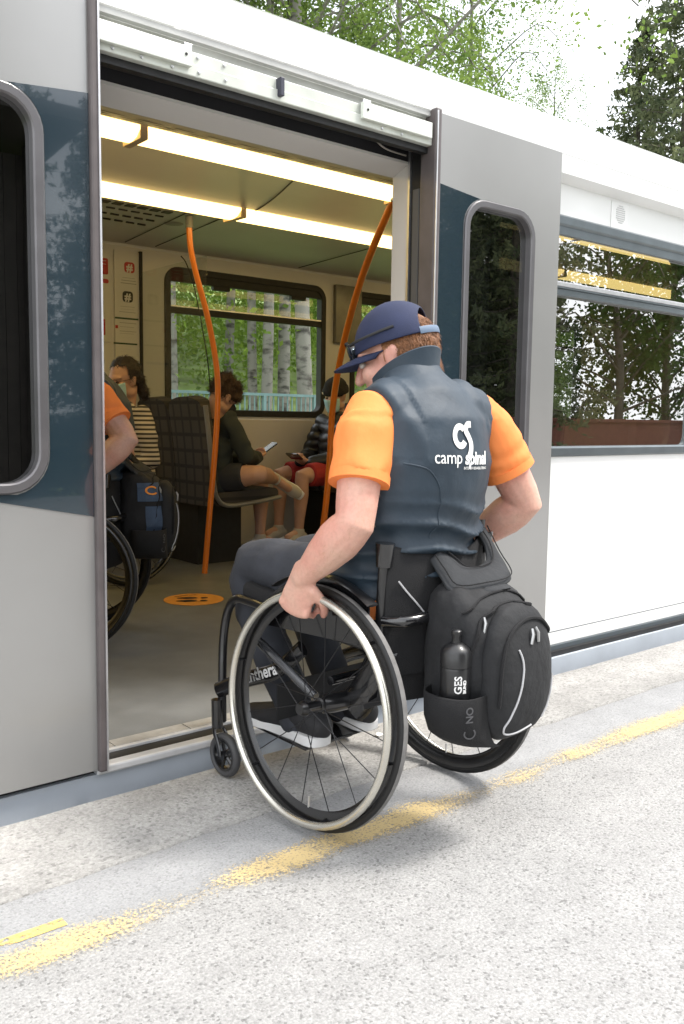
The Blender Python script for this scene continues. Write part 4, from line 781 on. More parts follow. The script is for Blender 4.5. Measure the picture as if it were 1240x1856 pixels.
    if logo:
        nrm = Vector((-.28, -1, .06)).normalized(); ux = Vector((1, -.28, -.02)).normalized(); uy = nrm.cross(ux).normalized(); uy = Vector((0, 0, 1))
        mw = mat('vest_print', (.78, .78, .76), .6); og = Vector((-.022, -.26, .945))
        V, Fs = text_mesh('camp', .043, .0002, align='RIGHT', sx=.9); decal('print', V, Fs, og+Vector((-.006, 0, -.046)), ux, uy, mw, vs_, vs_)
        V, Fs = text_mesh('spinal', .043, .0016, align='LEFT', shear=.12, sx=.9); decal('print', V, Fs, og+Vector((.003, 0, -.047)), ux, uy, mw, vs_, vs_)
        V, Fs = text_mesh('INTENSIV REHABILITERING', .0090, .0002, align='LEFT', sx=.85); decal('print', V, Fs, og+Vector((.0, 0, -.060)), ux, uy, mw, vs_, vs_)
        V = []; Fs = []      # emblem: heavy C with a bent spine stroke
        for i in range(25):
            a = rad(42+285*i/24); V += [Vector((.011*math.cos(a), .015*math.sin(a), 0)), Vector((.025*math.cos(a), .030*math.sin(a), 0))]
        decal('emblem', V, [(2*i, 2*i+1, 2*i+3, 2*i+2) for i in range(24)], og+Vector((-.008, 0, .018)), ux, uy, mw, vs_, vs_)
        st = spline([(.026, .044, 0), (.012, .043, 0), (.006, .030, 0), (.015, .016, 0), (.022, .0, 0), (.019, -.019, 0), (.009, -.036, 0)], 22); V = []
        for i, p in enumerate(st):
            tg = (st[min(i+1, 21)]-st[max(i-1, 0)]).normalized(); nn = Vector((-tg.y, tg.x, 0)); V += [p-nn*.0075, p+nn*.0075]
        decal('emblem', V, [(2*i, 2*i+1, 2*i+3, 2*i+2) for i in range(21)], og+Vector((.006, 0, .002)), ux, uy, mw, vs_, vs_, .0028)
    for s_ in (-1,):   # curved side seam piping
        g = M(); bv = BVHTree.FromPolygons([v.co.copy() for v in vs_.data.vertices], [tuple(p.vertices) for p in vs_.data.polygons]); pts = []
        for p in spline([(-.175, 0, .90), (-.12, 0, .885), (-.085, 0, .84), (-.075, 0, .78), (-.085, 0, .72)], 20):
            h = bv.ray_cast(Vector((p.x-.1, -1, p.z)), Vector((.1, .75, 0)).normalized())
            if h[0] is not None: pts.append(h[0]+h[1]*.0005)
        if len(pts) > 3: g.tube(pts, .0022, 6); g.build('seam', m_vest, vs_)
    return bd
def headrot(yaw_left, pitch_down, roll=0.): return (Matrix.Rotation(rad(yaw_left), 3, 'Z') @ Matrix.Rotation(rad(-pitch_down), 3, 'X') @ Matrix.Rotation(rad(roll), 3, 'Y'))
HC = Vector((.016, -.005, 1.160)); HRm = headrot(26, 17)
person = empty('person', chair.location, rad(5.13), label='person in navy cap, dark vest and orange shirt sitting in the wheelchair outside the train', cat='person')
armL = ((-.192, -.10, 1.0), (-.275, -.15, .765), (-.302, -.01, .628), (.0, .35, -.95), (.75, .2, .1)); armR = ((.205, -.14, 1.005), (.318, -.205, .785), (.285, -.03, .655), (-.05, .45, -.9), (-.8, .1, .1))
wheeler(person, HRm, HC, armL, armR, .95, .9)
g = M(); g.lathe([(-.011, .034), (.011, .034), (.011, .031), (-.011, .031), (-.011, .034)], 24, 'z'); d = (Vector(armR[2])-Vector(armR[1])).normalized()
g.xf(Matrix.Translation(Vector(armR[1]).lerp(Vector(armR[2]), .88)) @ d.to_track_quat('Z', 'Y').to_matrix().to_4x4()); g.build('watch', m_black, person)
# sunglasses resting on the cap
sg = empty('sunglasses', chair.location, rad(5.13), label='dark sunglasses pushed up on the front of the navy cap', cat='sunglasses')
T = lambda x, y, z: HC+HRm @ Vector((x, y, z))
for s_ in (-1, 1):
    g = M(); g.tube(spline([T(s_*.066, .098, .052), T(s_*.088, .06, .054), T(s_*.094, .0, .058), T(s_*.088, -.035, .060)], 10), (.0035, .002), 8, side=HRm @ Vector((0, 0, 1))); g.build('temple_arm', m_black, sg)
    g = M(); g.ell(T(s_*.034, .107, .042), (.032, .006, .022), HRm @ Matrix.Rotation(rad(-s_*14), 3, 'Z')); g.build('lens', mat('mirror_lens', (.10, .12, .14), .06, metal=.7), sg)
g = M(); g.tube(spline([T(-.066, .098, .060), T(-.034, .112, .064), T(0, .116, .055), T(.034, .112, .064), T(.066, .098, .060)], 14), .0035, 8); g.build('lens_frame', m_black, sg)
# ------------------------------------------------------------------ second wheelchair user just inside the door
def place(o, loc, rz): o.location = loc; o.rotation_euler = (0, 0, rz); return o
TH2 = rad(56.5); wc = at_d(109, 1058, 3.5); r2 = Vector((math.cos(TH2), math.sin(TH2), 0)); O2 = Vector((wc.x, wc.y, FZ+.001))+r2*.262
chair2 = place(copy_tree(chair), O2, TH2); chair2['label'] = 'black wheelchair just inside the train, half hidden by the left door leaf'
def darken(c_):
    for w_ in c_.children:
        for h_ in w_.children:
            if h_.name.startswith('handrim') and len(h_.data.vertices) > 300: h_.material_slots[0].link = 'OBJECT'; h_.material_slots[0].material = m_rimb
darken(chair2)
bag2 = place(copy_tree(bag), O2+Vector((0, 0, .10)), TH2); bag2['label'] = 'dark backpack with blue patch hanging behind the wheelchair inside the door'
m_blue = mat('blue_patch', (.045, .075, .13), .7, var=.2, vs=14, bump=.2, bs=300)
dg = bpy.context.evaluated_depsgraph_get(); tm = bpy.data.meshes.new_from_object(bo.evaluated_get(dg)); tmo = bpy.data.objects.new('t', tm)
V = [Vector((x, y, 0)) for y in np.linspace(0, .075, 5) for x in np.linspace(-.05, .05, 5)]; Fs = [(j*5+i, j*5+i+1, j*5+i+6, j*5+i+5) for j in range(4) for i in range(4)]
def patch(name, V, Fs, org, ux, uy, m, off):
    org, ux, uy = Vector(org), Vector(ux).normalized(), Vector(uy).normalized(); nn = ux.cross(uy).normalized(); bv = BVHTree.FromPolygons([v.co.copy() for v in tm.vertices], [tuple(p.vertices) for p in tm.polygons]); g = M(); out = []
    for v in V:
        p = org+ux*v.x+uy*v.y; h = bv.ray_cast(p+nn*.25, -nn, .5); out.append((h[0] if h[0] is not None else p)+nn*off)
    g.add(out, Fs); return g.build(name, m, bag2, smooth=False, fix=False)
patch('blue_patch', V, Fs, (-.115, -.34, .50), (.6, -.8, 0), (0, 0, 1), m_blue, .006)
V2 = []; 
for i in range(21):
    a = rad(30+290*i/20); V2 += [Vector((.020*math.cos(a), .012*math.sin(a)+.045, 0)), Vector((.028*math.cos(a), .018*math.sin(a)+.045, 0))]
patch('orange_emblem', V2, [(2*i, 2*i+1, 2*i+3, 2*i+2) for i in range(20)], (-.115, -.34, .50), (.6, -.8, 0), (0, 0, 1), mat('emblem_orange', (.8, .28, .03), .6), .010)
V = [Vector((x, y, 0)) for y in np.linspace(-.16, -.02, 6) for x in np.linspace(-.035, .03, 4)]; Fs = [(j*4+i, j*4+i+1, j*4+i+5, j*4+i+4) for j in range(5) for i in range(3)]
patch('blue_patch', V, Fs, (-.10, -.34, .50), (.6, -.8, 0), (0, 0, 1), m_blue, .006)
person2 = empty('person', O2+Vector((0, 0, -.004)), TH2, label='person in dark vest and orange shirt in the wheelchair behind the left door leaf', cat='person')
a2L = ((-.205, -.13, 1.03), (-.275, -.265, .86), (-.30, -.10, .70), (.0, .5, -.85), (.75, .2, .1)); a2R = ((.205, -.10, 1.01), (.30, -.18, .78), (.30, -.02, .64), (-.05, .45, -.9), (-.8, .1, .1))
wheeler(person2, headrot(10, 8), Vector((0, .01, 1.20)), a2L, a2R, .95, .9, logo=False)

# ------------------------------------------------------------------ seated passengers
def striped(name, c1, c2, step, duty=.5):
    m = mat(name, c1, .85, bump=.1, bs=200); t, b, l = nodes_of(m); c = t.nodes.new('ShaderNodeTexCoord'); s_ = t.nodes.new('ShaderNodeSeparateXYZ'); l(c.outputs['Object'], s_.inputs[0])
    q = t.nodes.new('ShaderNodeMath'); q.operation = 'PINGPONG'; q.inputs[1].default_value = step; l(s_.outputs[2], q.inputs[0]); w = t.nodes.new('ShaderNodeMath'); w.operation = 'GREATER_THAN'; w.inputs[1].default_value = step*duty; l(q.outputs[0], w.inputs[0])
    x = t.nodes.new('ShaderNodeMix'); x.data_type = 'RGBA'; x.inputs[6].default_value = (*c1, 1); x.inputs[7].default_value = (*c2, 1); l(w.outputs[0], x.inputs[0]); l(x.outputs[2], b.inputs['Base Color']); return m
def sitter(root, hc, HR, arms, legs, m_top, m_leg, leg_to, m_foot, disp=None, puff=1., k=.95, sleeve_to=.96):
    hc = Vector(hc); nb = Vector((0, (hc.y)*.45, hc.z-.19))
    def body(g):
        headgeo(g, hc, HR, k); g.tube([hc+HR @ Vector((0, -.03, -.05)), nb, nb+Vector((0, -.02, -.08))], [.052, .055, .07], 12, rnd=True)
        g.tube([(0, -.02, .56), nb*.5+Vector((0, -.01, .30)), nb+Vector((0, -.02, -.05))], [(.15, .10), (.15, .10), (.12, .08)], 14, side=(1, 0, 0), rnd=True)
        for s, e, w, d, pn, th in arms:
            s, e, w = Vector(s), Vector(e), Vector(w); g.tube([nb+Vector((0, 0, -.08)), s, s.lerp(e, .5), e, e.lerp(w, .3), w], [.05, .05, .043, .038, .04, .026], 12, rnd=True); hand(g, w, d, pn, .75, .92, th)
        for h, kn, an, toe in legs:
            h, kn, an, toe = Vector(h), Vector(kn), Vector(an), Vector(toe)
            g.tube([h, h.lerp(kn, .5), h.lerp(kn, .9), kn, kn.lerp(an, .15), kn.lerp(an, .35), kn.lerp(an, .75), an], [.085, .075, .058, .056, .052, .056, .038, .034], 14, rnd=True); g.tube([an, an.lerp(toe, .6)], [.034, .03], 10, rnd=True)
    organic('body', body, m_skin2, root, .0075, 4)
    def top(g):
        g.tube([(0, -.02, .53), (0, -.015, .62), nb*.5+Vector((0, -.02, .34)), nb+Vector((0, -.02, -.10)), nb+Vector((0, -.01, -.04)), nb+Vector((0, 0, .02))], [(.185*puff, .135*puff), (.18*puff, .13*puff), (.18*puff, .125*puff), (.175*puff, .11*puff), (.11, .085), (.065, .065)], 20, side=(1, 0, 0), rnd=True)
        for s, e, w, d, pn, th in arms:
            s, e, w = Vector(s), Vector(e), Vector(w); q = e.lerp(w, sleeve_to); g.tube([nb+Vector((0, -.01, -.09)), s, s.lerp(e, .5), e, e.lerp(w, .4), q], [.07*puff, .070*puff, .062*puff, .055*puff, .052*puff, .040*puff], 14, rnd=True)
    organic('top', top, m_top, root, .009, 4, disp or (lambda p: .006*noise.noise(p*11)+.003*math.sin(50*p.z+8*noise.noise(p*6))))
    def leg(g):
        g.tube([(0, -.04, .535), (0, .06, .54)], [(.17, .085), (.165, .085)], 16, side=(1, 0, 0), rnd=True)
        for h, kn, an, toe in legs:
            h, kn, an = Vector(h), Vector(kn), Vector(an)
            if leg_to <= 1: g.tube([h, h.lerp(kn, .5*leg_to), h.lerp(kn, leg_to)], [.098, .092, .085], 14)
            else: g.tube([h, h.lerp(kn, .5), h.lerp(kn, .9), kn, kn.lerp(an, .15), kn.lerp(an, .5), an], [.098, .085, .072, .068, .062, .056, .05], 14, rnd=True)
    organic('shorts' if leg_to <= 1 else 'trousers', leg, m_leg, root, .009, 3, lambda p: .005*noise.noise(p*13))
    for h, kn, an, toe in legs:
        an, toe = Vector(an), Vector(toe); kn = Vector(kn); d = (toe-an).normalized(); u = (kn-an).normalized()
        def sh(g): g.tube([an-d*.05-u*.045, an-d*.02-u*.03, an.lerp(toe, .35)-u*.02, an.lerp(toe, .7)-u*.035, toe-u*.045], [(.032, .03), (.038, .045), (.040, .042), (.044, .03), (.036, .02)], 12, side=u.cross(d), rnd=True); g.tube([an-u*.03, an+u*.03], .042, 12)
        so_ = organic('shoe', sh, m_foot, root, .008, 3)
        g = M(); g.tube([an-d*.065-u*.078, an.lerp(toe, .3)-u*.072, an.lerp(toe, .75)-u*.072, toe+d*.025-u*.062], [(.034, .011), (.038, .011), (.046, .011), (.03, .009)], 14, side=u.cross(d), rnd=True); g.build('sole', m_sole, so_)
    for s_ in (-1, 1):
        g = M(); g.ell(hc+HR @ Vector((s_*.030*k, .082*k, .0)), (.011, .008, .006), HR, 10, 7); g.build('eye', m_black, root)
def mask(root, hc, HR, m, k=.95):
    g = M(); rings = []
    for i in range(9):
        v = i/8; z = -.008-.105*v; rings.append([Vector(hc)+HR @ Vector((k*(.066-.018*v*v)*math.sin(rad(a)), k*(.040+.082*math.cos(rad(a))*(1-.18*v*v)+.006*(a == 0)), k*z)) for a in np.linspace(-80, 80, 15)])
    g.loft(rings, cap=False, closed=False); o = g.build('face_mask', m, root, sharp=3.); q = o.modifiers.new('t', 'SOLIDIFY'); q.thickness = .003; q.offset = 1; return o
def phone(name, p, n, up, label):
    n, up = Vector(n).normalized(), Vector(up).normalized(); r_ = up.cross(n).normalized(); up = n.cross(r_)
    g = M(); g.loft([[(x, y, z) for x, y in rrect(-.035, .035, -.073, .073, .008, 4)] for z in (-.004, .004)]); o = g.build(name, mat('phone_black', (.012, .012, .014), .2, coat=.5), None, sharp=.5)
    g = M(); g.add([(-.031, -.066, .0046), (.031, -.066, .0046), (.031, .066, .0046), (-.031, .066, .0046)], [(0, 1, 2, 3)]); g.build('screen', mat('phone_screen', (.03, .03, .035), .1), o, smooth=False)
    o.matrix_world = Matrix.Translation(p) @ Matrix((r_, up, n)).transposed().to_4x4(); return tag(o, label, 'phone', 'phones held by passengers')
def curly(root, hc, HR, m, n=26, r=.03, back=True, k=.95):
    random.seed(3)
    def hr(g):
        g.ell(Vector(hc)+HR @ Vector((0, -.022, .036)), (.088*k, .102*k, .092*k), HR, 16, 10)
        for i in range(n):
            a = random.uniform(0, 6.28); e = random.uniform(-.15, 1.); q = Vector((.088*math.cos(a)*math.sqrt(max(0, 1-e*e*.8)), -.025+.1*math.sin(a)*math.sqrt(max(0, 1-e*e*.8)), .035+.088*e))
            if q.y > .06 and q.z < .05: continue
            g.ell(Vector(hc)+HR @ q, (r*random.uniform(.7, 1.1),)*3, None, 8, 6)
    o = organic('hair', hr, m, root, .008, 1, lambda p: .006*noise.noise(p*45))
    HI = HR.transposed(); bm = bmesh.new(); bm.from_mesh(o.data); bmesh.ops.delete(bm, geom=[f_ for f_ in bm.faces if (lambda q: q.z < -.02-.35*(q.y+.02) and q.y > -.04 or q.z < -.07)(HI @ (f_.calc_center_median()-Vector(hc)))], context='FACES'); bm.to_mesh(o.data); bm.free()
    strands('hair_strands', o, lambda c_: True, 1800, .030, m, o, HR @ Vector((0, 0, -.6)), .9, .9, .0014); return o
# boy on the aisle seat, looking down at a phone, ankle on knee
P1 = Vector((3.01, 4.97, FZ)); boy = empty('person', P1, rad(-90), label='person with messy brown hair, dark hoodie and bare legs on the plaid seat', cat='person')
m_hood = mat('dark_hoodie', (.030, .038, .036), .9, bump=.15, bs=200); m_short = mat('dark_shorts', (.03, .033, .04), .9); m_snk = mat('pale_sneaker', (.50, .46, .40), .8, bump=.1, bs=120)
B = Vector((0, .09, 1.075)); BR = headrot(0, 38)
sitter(boy, B, BR, [((.17, .04, .93), (.23, .12, .70), (.085, .30, .69), (-.5, .75, .15), (-.5, -.2, .9), -1), ((-.17, .04, .93), (-.22, .12, .70), (-.04, .31, .68), (.5, .75, .15), (.5, -.2, .9), 1)],
       [((.09, .0, .56), (.33, .16, .60), (.10, .43, .545), (.12, .60, .44)), ((-.09, .0, .56), (-.08, .44, .53), (-.06, .42, .13), (-.05, .58, .075))], m_hood, m_short, .62, m_snk)
curly(boy, B, BR, mat('brown_hair', (.055, .028, .016), .6, var=.3, vs=40, bump=.6, bs=120)); mask(boy, B, BR, mat('mask_black', (.02, .02, .024), .8))
R1 = Matrix.Rotation(rad(-90), 3, 'Z'); phone('phone', P1+R1 @ Vector((.02, .42, .745)), R1 @ Vector((0, -.55, .83)), R1 @ Vector((.1, .83, .55)), 'black phone in the hands of the person on the plaid seat')
# person in beanie and puffer jacket by the window
P2 = Vector((4.33, 5.28, FZ)); bea = empty('person', P2, rad(90), label='person in dark beanie, blue mask, black puffer jacket and red shorts', cat='person')
B = Vector((0, .05, 1.125)); BR = headrot(22, 14)
m_puf = mat('puffer_black', (.016, .017, .020), .38, bump=.2, bs=40); m_red = mat('red_shorts', (.33, .022, .022), .85)
sitter(bea, B, BR, [((.18, .02, .92), (.25, .10, .68), (.06, .33, .63), (-.55, .7, .2), (-.5, -.2, .9), -1), ((-.18, .02, .92), (-.26, .10, .68), (-.06, .33, .63), (.55, .7, .2), (.5, -.2, .9), 1)],
       [((.10, .0, .56), (.13, .46, .54), (.12, .48, .13), (.12, .64, .075)), ((-.10, .0, .56), (-.14, .46, .54), (-.13, .48, .13), (-.13, .64, .075))], m_puf, m_red, .86, m_snk, lambda p: .010*abs(math.sin(48*p.z+1.5*noise.noise(p*5)))-.004+.004*noise.noise(p*16), 1.12)
mask(bea, B, BR, m_mask)
def bn(g): g.ell(B+BR @ Vector((0, -.016, .052)), (.088, .108, .092), BR, 20, 12)
hb = organic('beanie', bn, mat('beanie_black', (.020, .018, .018), .95, bump=.5, bs=90), bea, .008, 2)
g = M(); g.tube([B+BR @ Vector((.090*math.cos(a), -.016+.108*math.sin(a), .040)) for a in np.linspace(0, 2*math.pi, 30)[:-1]], (.026, .006), 8, side=BR @ Vector((0, 0, 1)), ringclosed=True); g.build('beanie_cuff', MATS['beanie_black'], hb)
g = M(); q = [Vector((x, y, 0)) for x, y in ((-.014, -.008), (.014, -.008), (.014, .008), (-.014, .008))]; g.add([B+BR @ Vector((.055+v.x*.8, .090-v.x*.7, .040+v.y)) for v in q], [(0, 1, 2, 3)]); g.build('beanie_label', mat('label_cream', (.6, .5, .35), .8), hb, smooth=False)
R2 = Matrix.Rotation(rad(90), 3, 'Z'); phone('phone', P2+R2 @ Vector((0, .43, .675)), R2 @ Vector((0, -.6, .8)), R2 @ Vector((1, .0, .0)), 'phone held by the person in the puffer jacket')
# woman in a third wheelchair, further inside
TH3 = rad(92); wc = at_d(230, 760, 5.15); r3 = Vector((math.cos(TH3), math.sin(TH3), 0)); O3 = Vector((wc.x, wc.y, FZ+.001))
chair3 = place(copy_tree(chair), O3+Vector((-.10, .05, 0)), TH3); darken(chair3); chair3['label'] = 'wheelchair under the person in the striped shirt, behind the dark backpack'
wom = empty('person', O3+Vector((0, -.0, 0)), TH3, label='person with dark tied hair, glasses, blue mask and striped shirt', cat='person')
B = Vector((0, .02, 1.155)); BR = headrot(18, 14)
sitter(wom, B, BR, [((.17, .0, .95), (.23, -.03, .70), (.14, .24, .64), (-.3, .9, -.1), (-.3, 0, -.9), -1), ((-.17, .0, .95), (-.23, -.03, .70), (-.14, .24, .64), (.3, .9, -.1), (.3, 0, -.9), 1)],
       [((.10, .0, .57), (.10, .43, .58), (.09, .27, .22), (.09, .40, .16)), ((-.10, .0, .57), (-.10, .43, .58), (-.09, .27, .22), (-.09, .40, .16))], striped('striped_shirt', (.035, .032, .035), (.52, .46, .38), .0125, .45), mat('black_trousers', (.02, .02, .022), .9), 2, m_shoe)
mask(wom, B, BR, m_mask)
def wh_(g): g.ell(B+BR @ Vector((0, -.028, .034)), (.084, .098, .094), BR, 18, 12); g.ell(B+BR @ Vector((0, -.105, -.03)), (.048, .05, .06), BR); g.ell(B+BR @ Vector((-.02, -.12, -.095)), (.034, .036, .05), BR)
wo = organic('hair', wh_, m_dkh, wom, .008, 2, lambda p: .006*noise.noise(p*40)); HI = BR.transposed()
bm = bmesh.new(); bm.from_mesh(wo.data); bmesh.ops.delete(bm, geom=[f_ for f_ in bm.faces if (lambda q: q.y > .02-.3*max(0, q.z-.05) and q.z < .085 and q.y > .02)(HI @ (f_.calc_center_median()-B))], context='FACES'); bm.to_mesh(wo.data); bm.free()
strands('hair_strands', wo, lambda c_: True, 1500, .03, m_dkh, wo, BR @ Vector((0, -.8, -.6)), .3, .35, .0013)
gl = empty('glasses', O3, TH3, label='round thin framed glasses on the person in the striped shirt', cat='glasses')
for s_ in (-1, 1):
    c_ = B+BR @ Vector((s_*.031, .100, .0)); g = M(); g.tube([c_+BR @ Vector((.023*math.cos(a), 0, .018*math.sin(a))) for a in np.linspace(0, 2*math.pi, 21)[:-1]], .0016, 6, ringclosed=True); g.build('glasses_rim', mat('rim_brown', (.10, .04, .02), .4), gl)
    g = M(); g.tube([B+BR @ Vector((s_*.054, .098, .004)), B+BR @ Vector((s_*.076, .03, .006)), B+BR @ Vector((s_*.079, -.005, .004))], .0016, 6); g.build('temple_arm', MATS['rim_brown'], gl)
g = M(); g.tube([B+BR @ Vector((-.009, .102, .003)), B+BR @ Vector((.009, .102, .003))], .0016, 6); g.build('bridge', MATS['rim_brown'], gl)

# ------------------------------------------------------------------ notices on the far wall, sticker on the floor
m_pap = mat('poster_white', (.62, .60, .56), .6, var=.02); m_pred = mat('poster_red', (.42, .025, .03), .5); m_pblk = mat('poster_black', (.02, .02, .022), .5); m_pgrn = mat('poster_green', (.02, .06, .04), .5); m_pblu = mat('poster_blue', (.05, .13, .30), .5); m_pgry = mat('poster_grey', (.28, .27, .25), .6)
def board(px0, py0, px1, py1, name, label, yy=YF-.012, th=.008):
    a, b_ = at_y(px0, py0, yy), at_y(px1, py1, yy); e = empty(name, ((a.x+b_.x)/2, yy, b_.z), label=label, cat='sign')
    g = M(); g.box(a.x-e.location.x, b_.x-e.location.x, 0, th, 0, a.z-b_.z); g.build('sheet', m_pap, e, smooth=False); return e
def pr(e, px0, py0, px1, py1, m, name='print', r=.0, lift=.0015):
    yy = e.location.y; a, b_ = at_y(px0, py0, yy), at_y(px1, py1, yy); x0, x1, z0, z1 = a.x-e.location.x, b_.x-e.location.x, b_.z-e.location.z, a.z-e.location.z
    g = M(); pts = rrect(x0, x1, z0, z1, min(r, (z1-z0)*.45, (x1-x0)*.45) or .0005, 3); g.add([(p[0], -lift, p[1]) for p in pts], [tuple(range(len(pts)))]); return g.build(name, m, e, smooth=False)
def ptext(e, s, px, py, size, m, bold=.0): 
    p = at_y(px, py, e.location.y); V, Fs = text_mesh(s, size, bold); g = M(); g.add([(p.x-e.location.x+v.x, -.003, p.z-e.location.z+v.y) for v in V], Fs); g.build('lettering', m, e, smooth=False, fix=False)
e = board(207, 452, 259, 660, 'notice_board', 'white notice board with red and black hash icons beside the window screen')
pr(e, 225, 474, 244, 496, m_pred, r=.02); ptext(e, '#', 234.5, 492, .072, m_pap, .003); pr(e, 222, 527, 241, 549, m_pblk, r=.02); ptext(e, '#', 231.5, 545, .072, m_pap, .003)
for y, w in ((503, 22), (508, 26), (513, 28)): pr(e, 233-w/2, y, 233+w/2, y+2, m_pgry)
for y, w in ((555, 26), (560, 24), (565, 30)): pr(e, 231-w/2, y, 231+w/2, y+2, m_pgry)
pr(e, 208, 574, 251, 581, m_pgrn); pr(e, 206, 620, 249, 626, m_pgrn); pr(e, 205, 652, 246, 659, m_pblu); pr(e, 209, 589, 214, 595, m_pred)
for y in (585, 592, 600, 604, 611, 632, 637, 643, 647): pr(e, 217, y, 247-(y % 3)*4, y+1.6, m_pgry)
e = board(165, 452, 200, 620, 'notice_board', 'white board with dark red safety notices next to the left door edge')
pr(e, 170, 465, 196, 498, m_pred, r=.01); pr(e, 170, 503, 197, 514, m_pred, r=.02); pr(e, 170, 576, 191, 608, m_pred, r=.01); pr(e, 178, 552, 184, 560, m_pred, r=.02)
for y in (471, 477, 582, 590): pr(e, 174, y, 192, y+1.6, m_pap, lift=.0025)
pr(e, 182, 484, 184, 494, m_pap, lift=.0025)
for y in (522, 530, 538, 566): pr(e, 172, y, 190, y+2, m_pgry)
st = empty('floor_sticker', (2.33, 4.025, FZ+.0012), label='round orange distance sticker with dark footprints on the train floor', cat='sticker')
g = M(); g.lathe([(0, .001), (0, .155), (.001, .155), (.001, .001)], 48, 'z'); g.build('disc', mat('sticker_orange', (.62, .27, .045), .6, var=.1, vs=20), st)
for k in range(2):
    g = M(); Rr = Matrix.Rotation(rad(-32), 4, 'Z') @ Matrix.Translation((-.035, -.045+k*.075, .0022))
    g.add([(.055*math.cos(a)-.0, .026*math.sin(a)*(1 if math.cos(a) > -.2 else .8), 0) for a in np.linspace(0, 2*math.pi, 20)[:-1]], [tuple(range(19))]); g.add([(.088+.02*math.cos(a), .019*math.sin(a), 0) for a in np.linspace(0, 2*math.pi, 14)[:-1]], [tuple(range(13))]); g.xf(Rr); g.build('footprint', m_pblk, st, smooth=False)
for k in range(3):
    g = M(); a = rad(60+25*k); g.box(.10*math.cos(a)-.02, .10*math.cos(a)+.02, .115*math.sin(a)-.003, .115*math.sin(a)+.003, .0018, .0022); g.build('mark', m_pblk, st, smooth=False)
# ------------------------------------------------------------------ trees, fence and wall outside
def leafmat(name, col, tr):
    m = bpy.data.materials.new(name); m.use_nodes = True; t = m.node_tree; t.nodes.clear(); l = t.links.new
    o = t.nodes.new('ShaderNodeOutputMaterial'); d = t.nodes.new('ShaderNodeBsdfDiffuse'); q = t.nodes.new('ShaderNodeBsdfTranslucent'); x = t.nodes.new('ShaderNodeMixShader'); x.inputs[0].default_value = tr
    c = t.nodes.new('ShaderNodeTexCoord'); n = t.nodes.new('ShaderNodeTexNoise'); n.inputs['Scale'].default_value = 2.5; n.inputs['Detail'].default_value = 5; l(c.outputs['Object'], n.inputs[0])
    r = t.nodes.new('ShaderNodeValToRGB'); r.color_ramp.elements[0].position = .32; r.color_ramp.elements[1].position = .68; r.color_ramp.elements[0].color = (col[0]*.6, col[1]*.65, col[2]*.7, 1); r.color_ramp.elements[1].color = (col[0]*1.35, col[1]*1.25, col[2]*1.1, 1)
    l(n.outputs[0], r.inputs[0]); l(r.outputs[0], d.inputs[0]); l(r.outputs[0], q.inputs[0]); l(d.outputs[0], x.inputs[1]); l(q.outputs[0], x.inputs[2]); l(x.outputs[0], o.inputs[0]); return m
m_bl = leafmat('birch_leaves', (.17, .25, .07), .62); m_sp = leafmat('spruce_needles', (.14, .165, .10), .5); m_dl = leafmat('maple_leaves', (.055, .105, .028), .4)
m_bark = mat('grey_bark', (.11, .095, .08), .9, var=.35, vs=9, bump=.8, bs=25)
m_birch = mat('birch_bark', (.42, .41, .38), .85, bump=.4, bs=30); t, b, l = nodes_of(m_birch); c = t.nodes.new('ShaderNodeTexCoord'); mp = t.nodes.new('ShaderNodeMapping'); mp.inputs['Scale'].default_value = (3, 3, 6); n = t.nodes.new('ShaderNodeTexNoise'); n.inputs['Scale'].default_value = 1.6; n.inputs['Detail'].default_value = 6
r = t.nodes.new('ShaderNodeValToRGB'); r.color_ramp.elements[0].position = .34; r.color_ramp.elements[1].position = .50; r.color_ramp.elements[0].color = (.045, .04, .035, 1); r.color_ramp.elements[1].color = (.20, .19, .17, 1)
l(c.outputs['Object'], mp.inputs[0]); l(mp.outputs[0], n.inputs[0]); l(n.outputs[0], r.inputs[0]); l(r.outputs[0], b.inputs['Base Color'])
def leafcloud(pts, size, aspect=.6, droop=0.):
    n = len(pts); d = rng.normal(size=(n, 3)); d[:, 2] -= droop; d /= np.linalg.norm(d, axis=1)[:, None]; e = rng.normal(size=(n, 3)); e -= d*(d*e).sum(1)[:, None]; e /= np.linalg.norm(e, axis=1)[:, None]
    s = size*rng.uniform(.6, 1.3, n)[:, None]; V = np.stack([pts-d*s*.5, pts+e*s*aspect*.5, pts+d*s*.5, pts-e*s*aspect*.5], 1).reshape(-1, 3); return V, np.arange(4*n).reshape(n, 4)
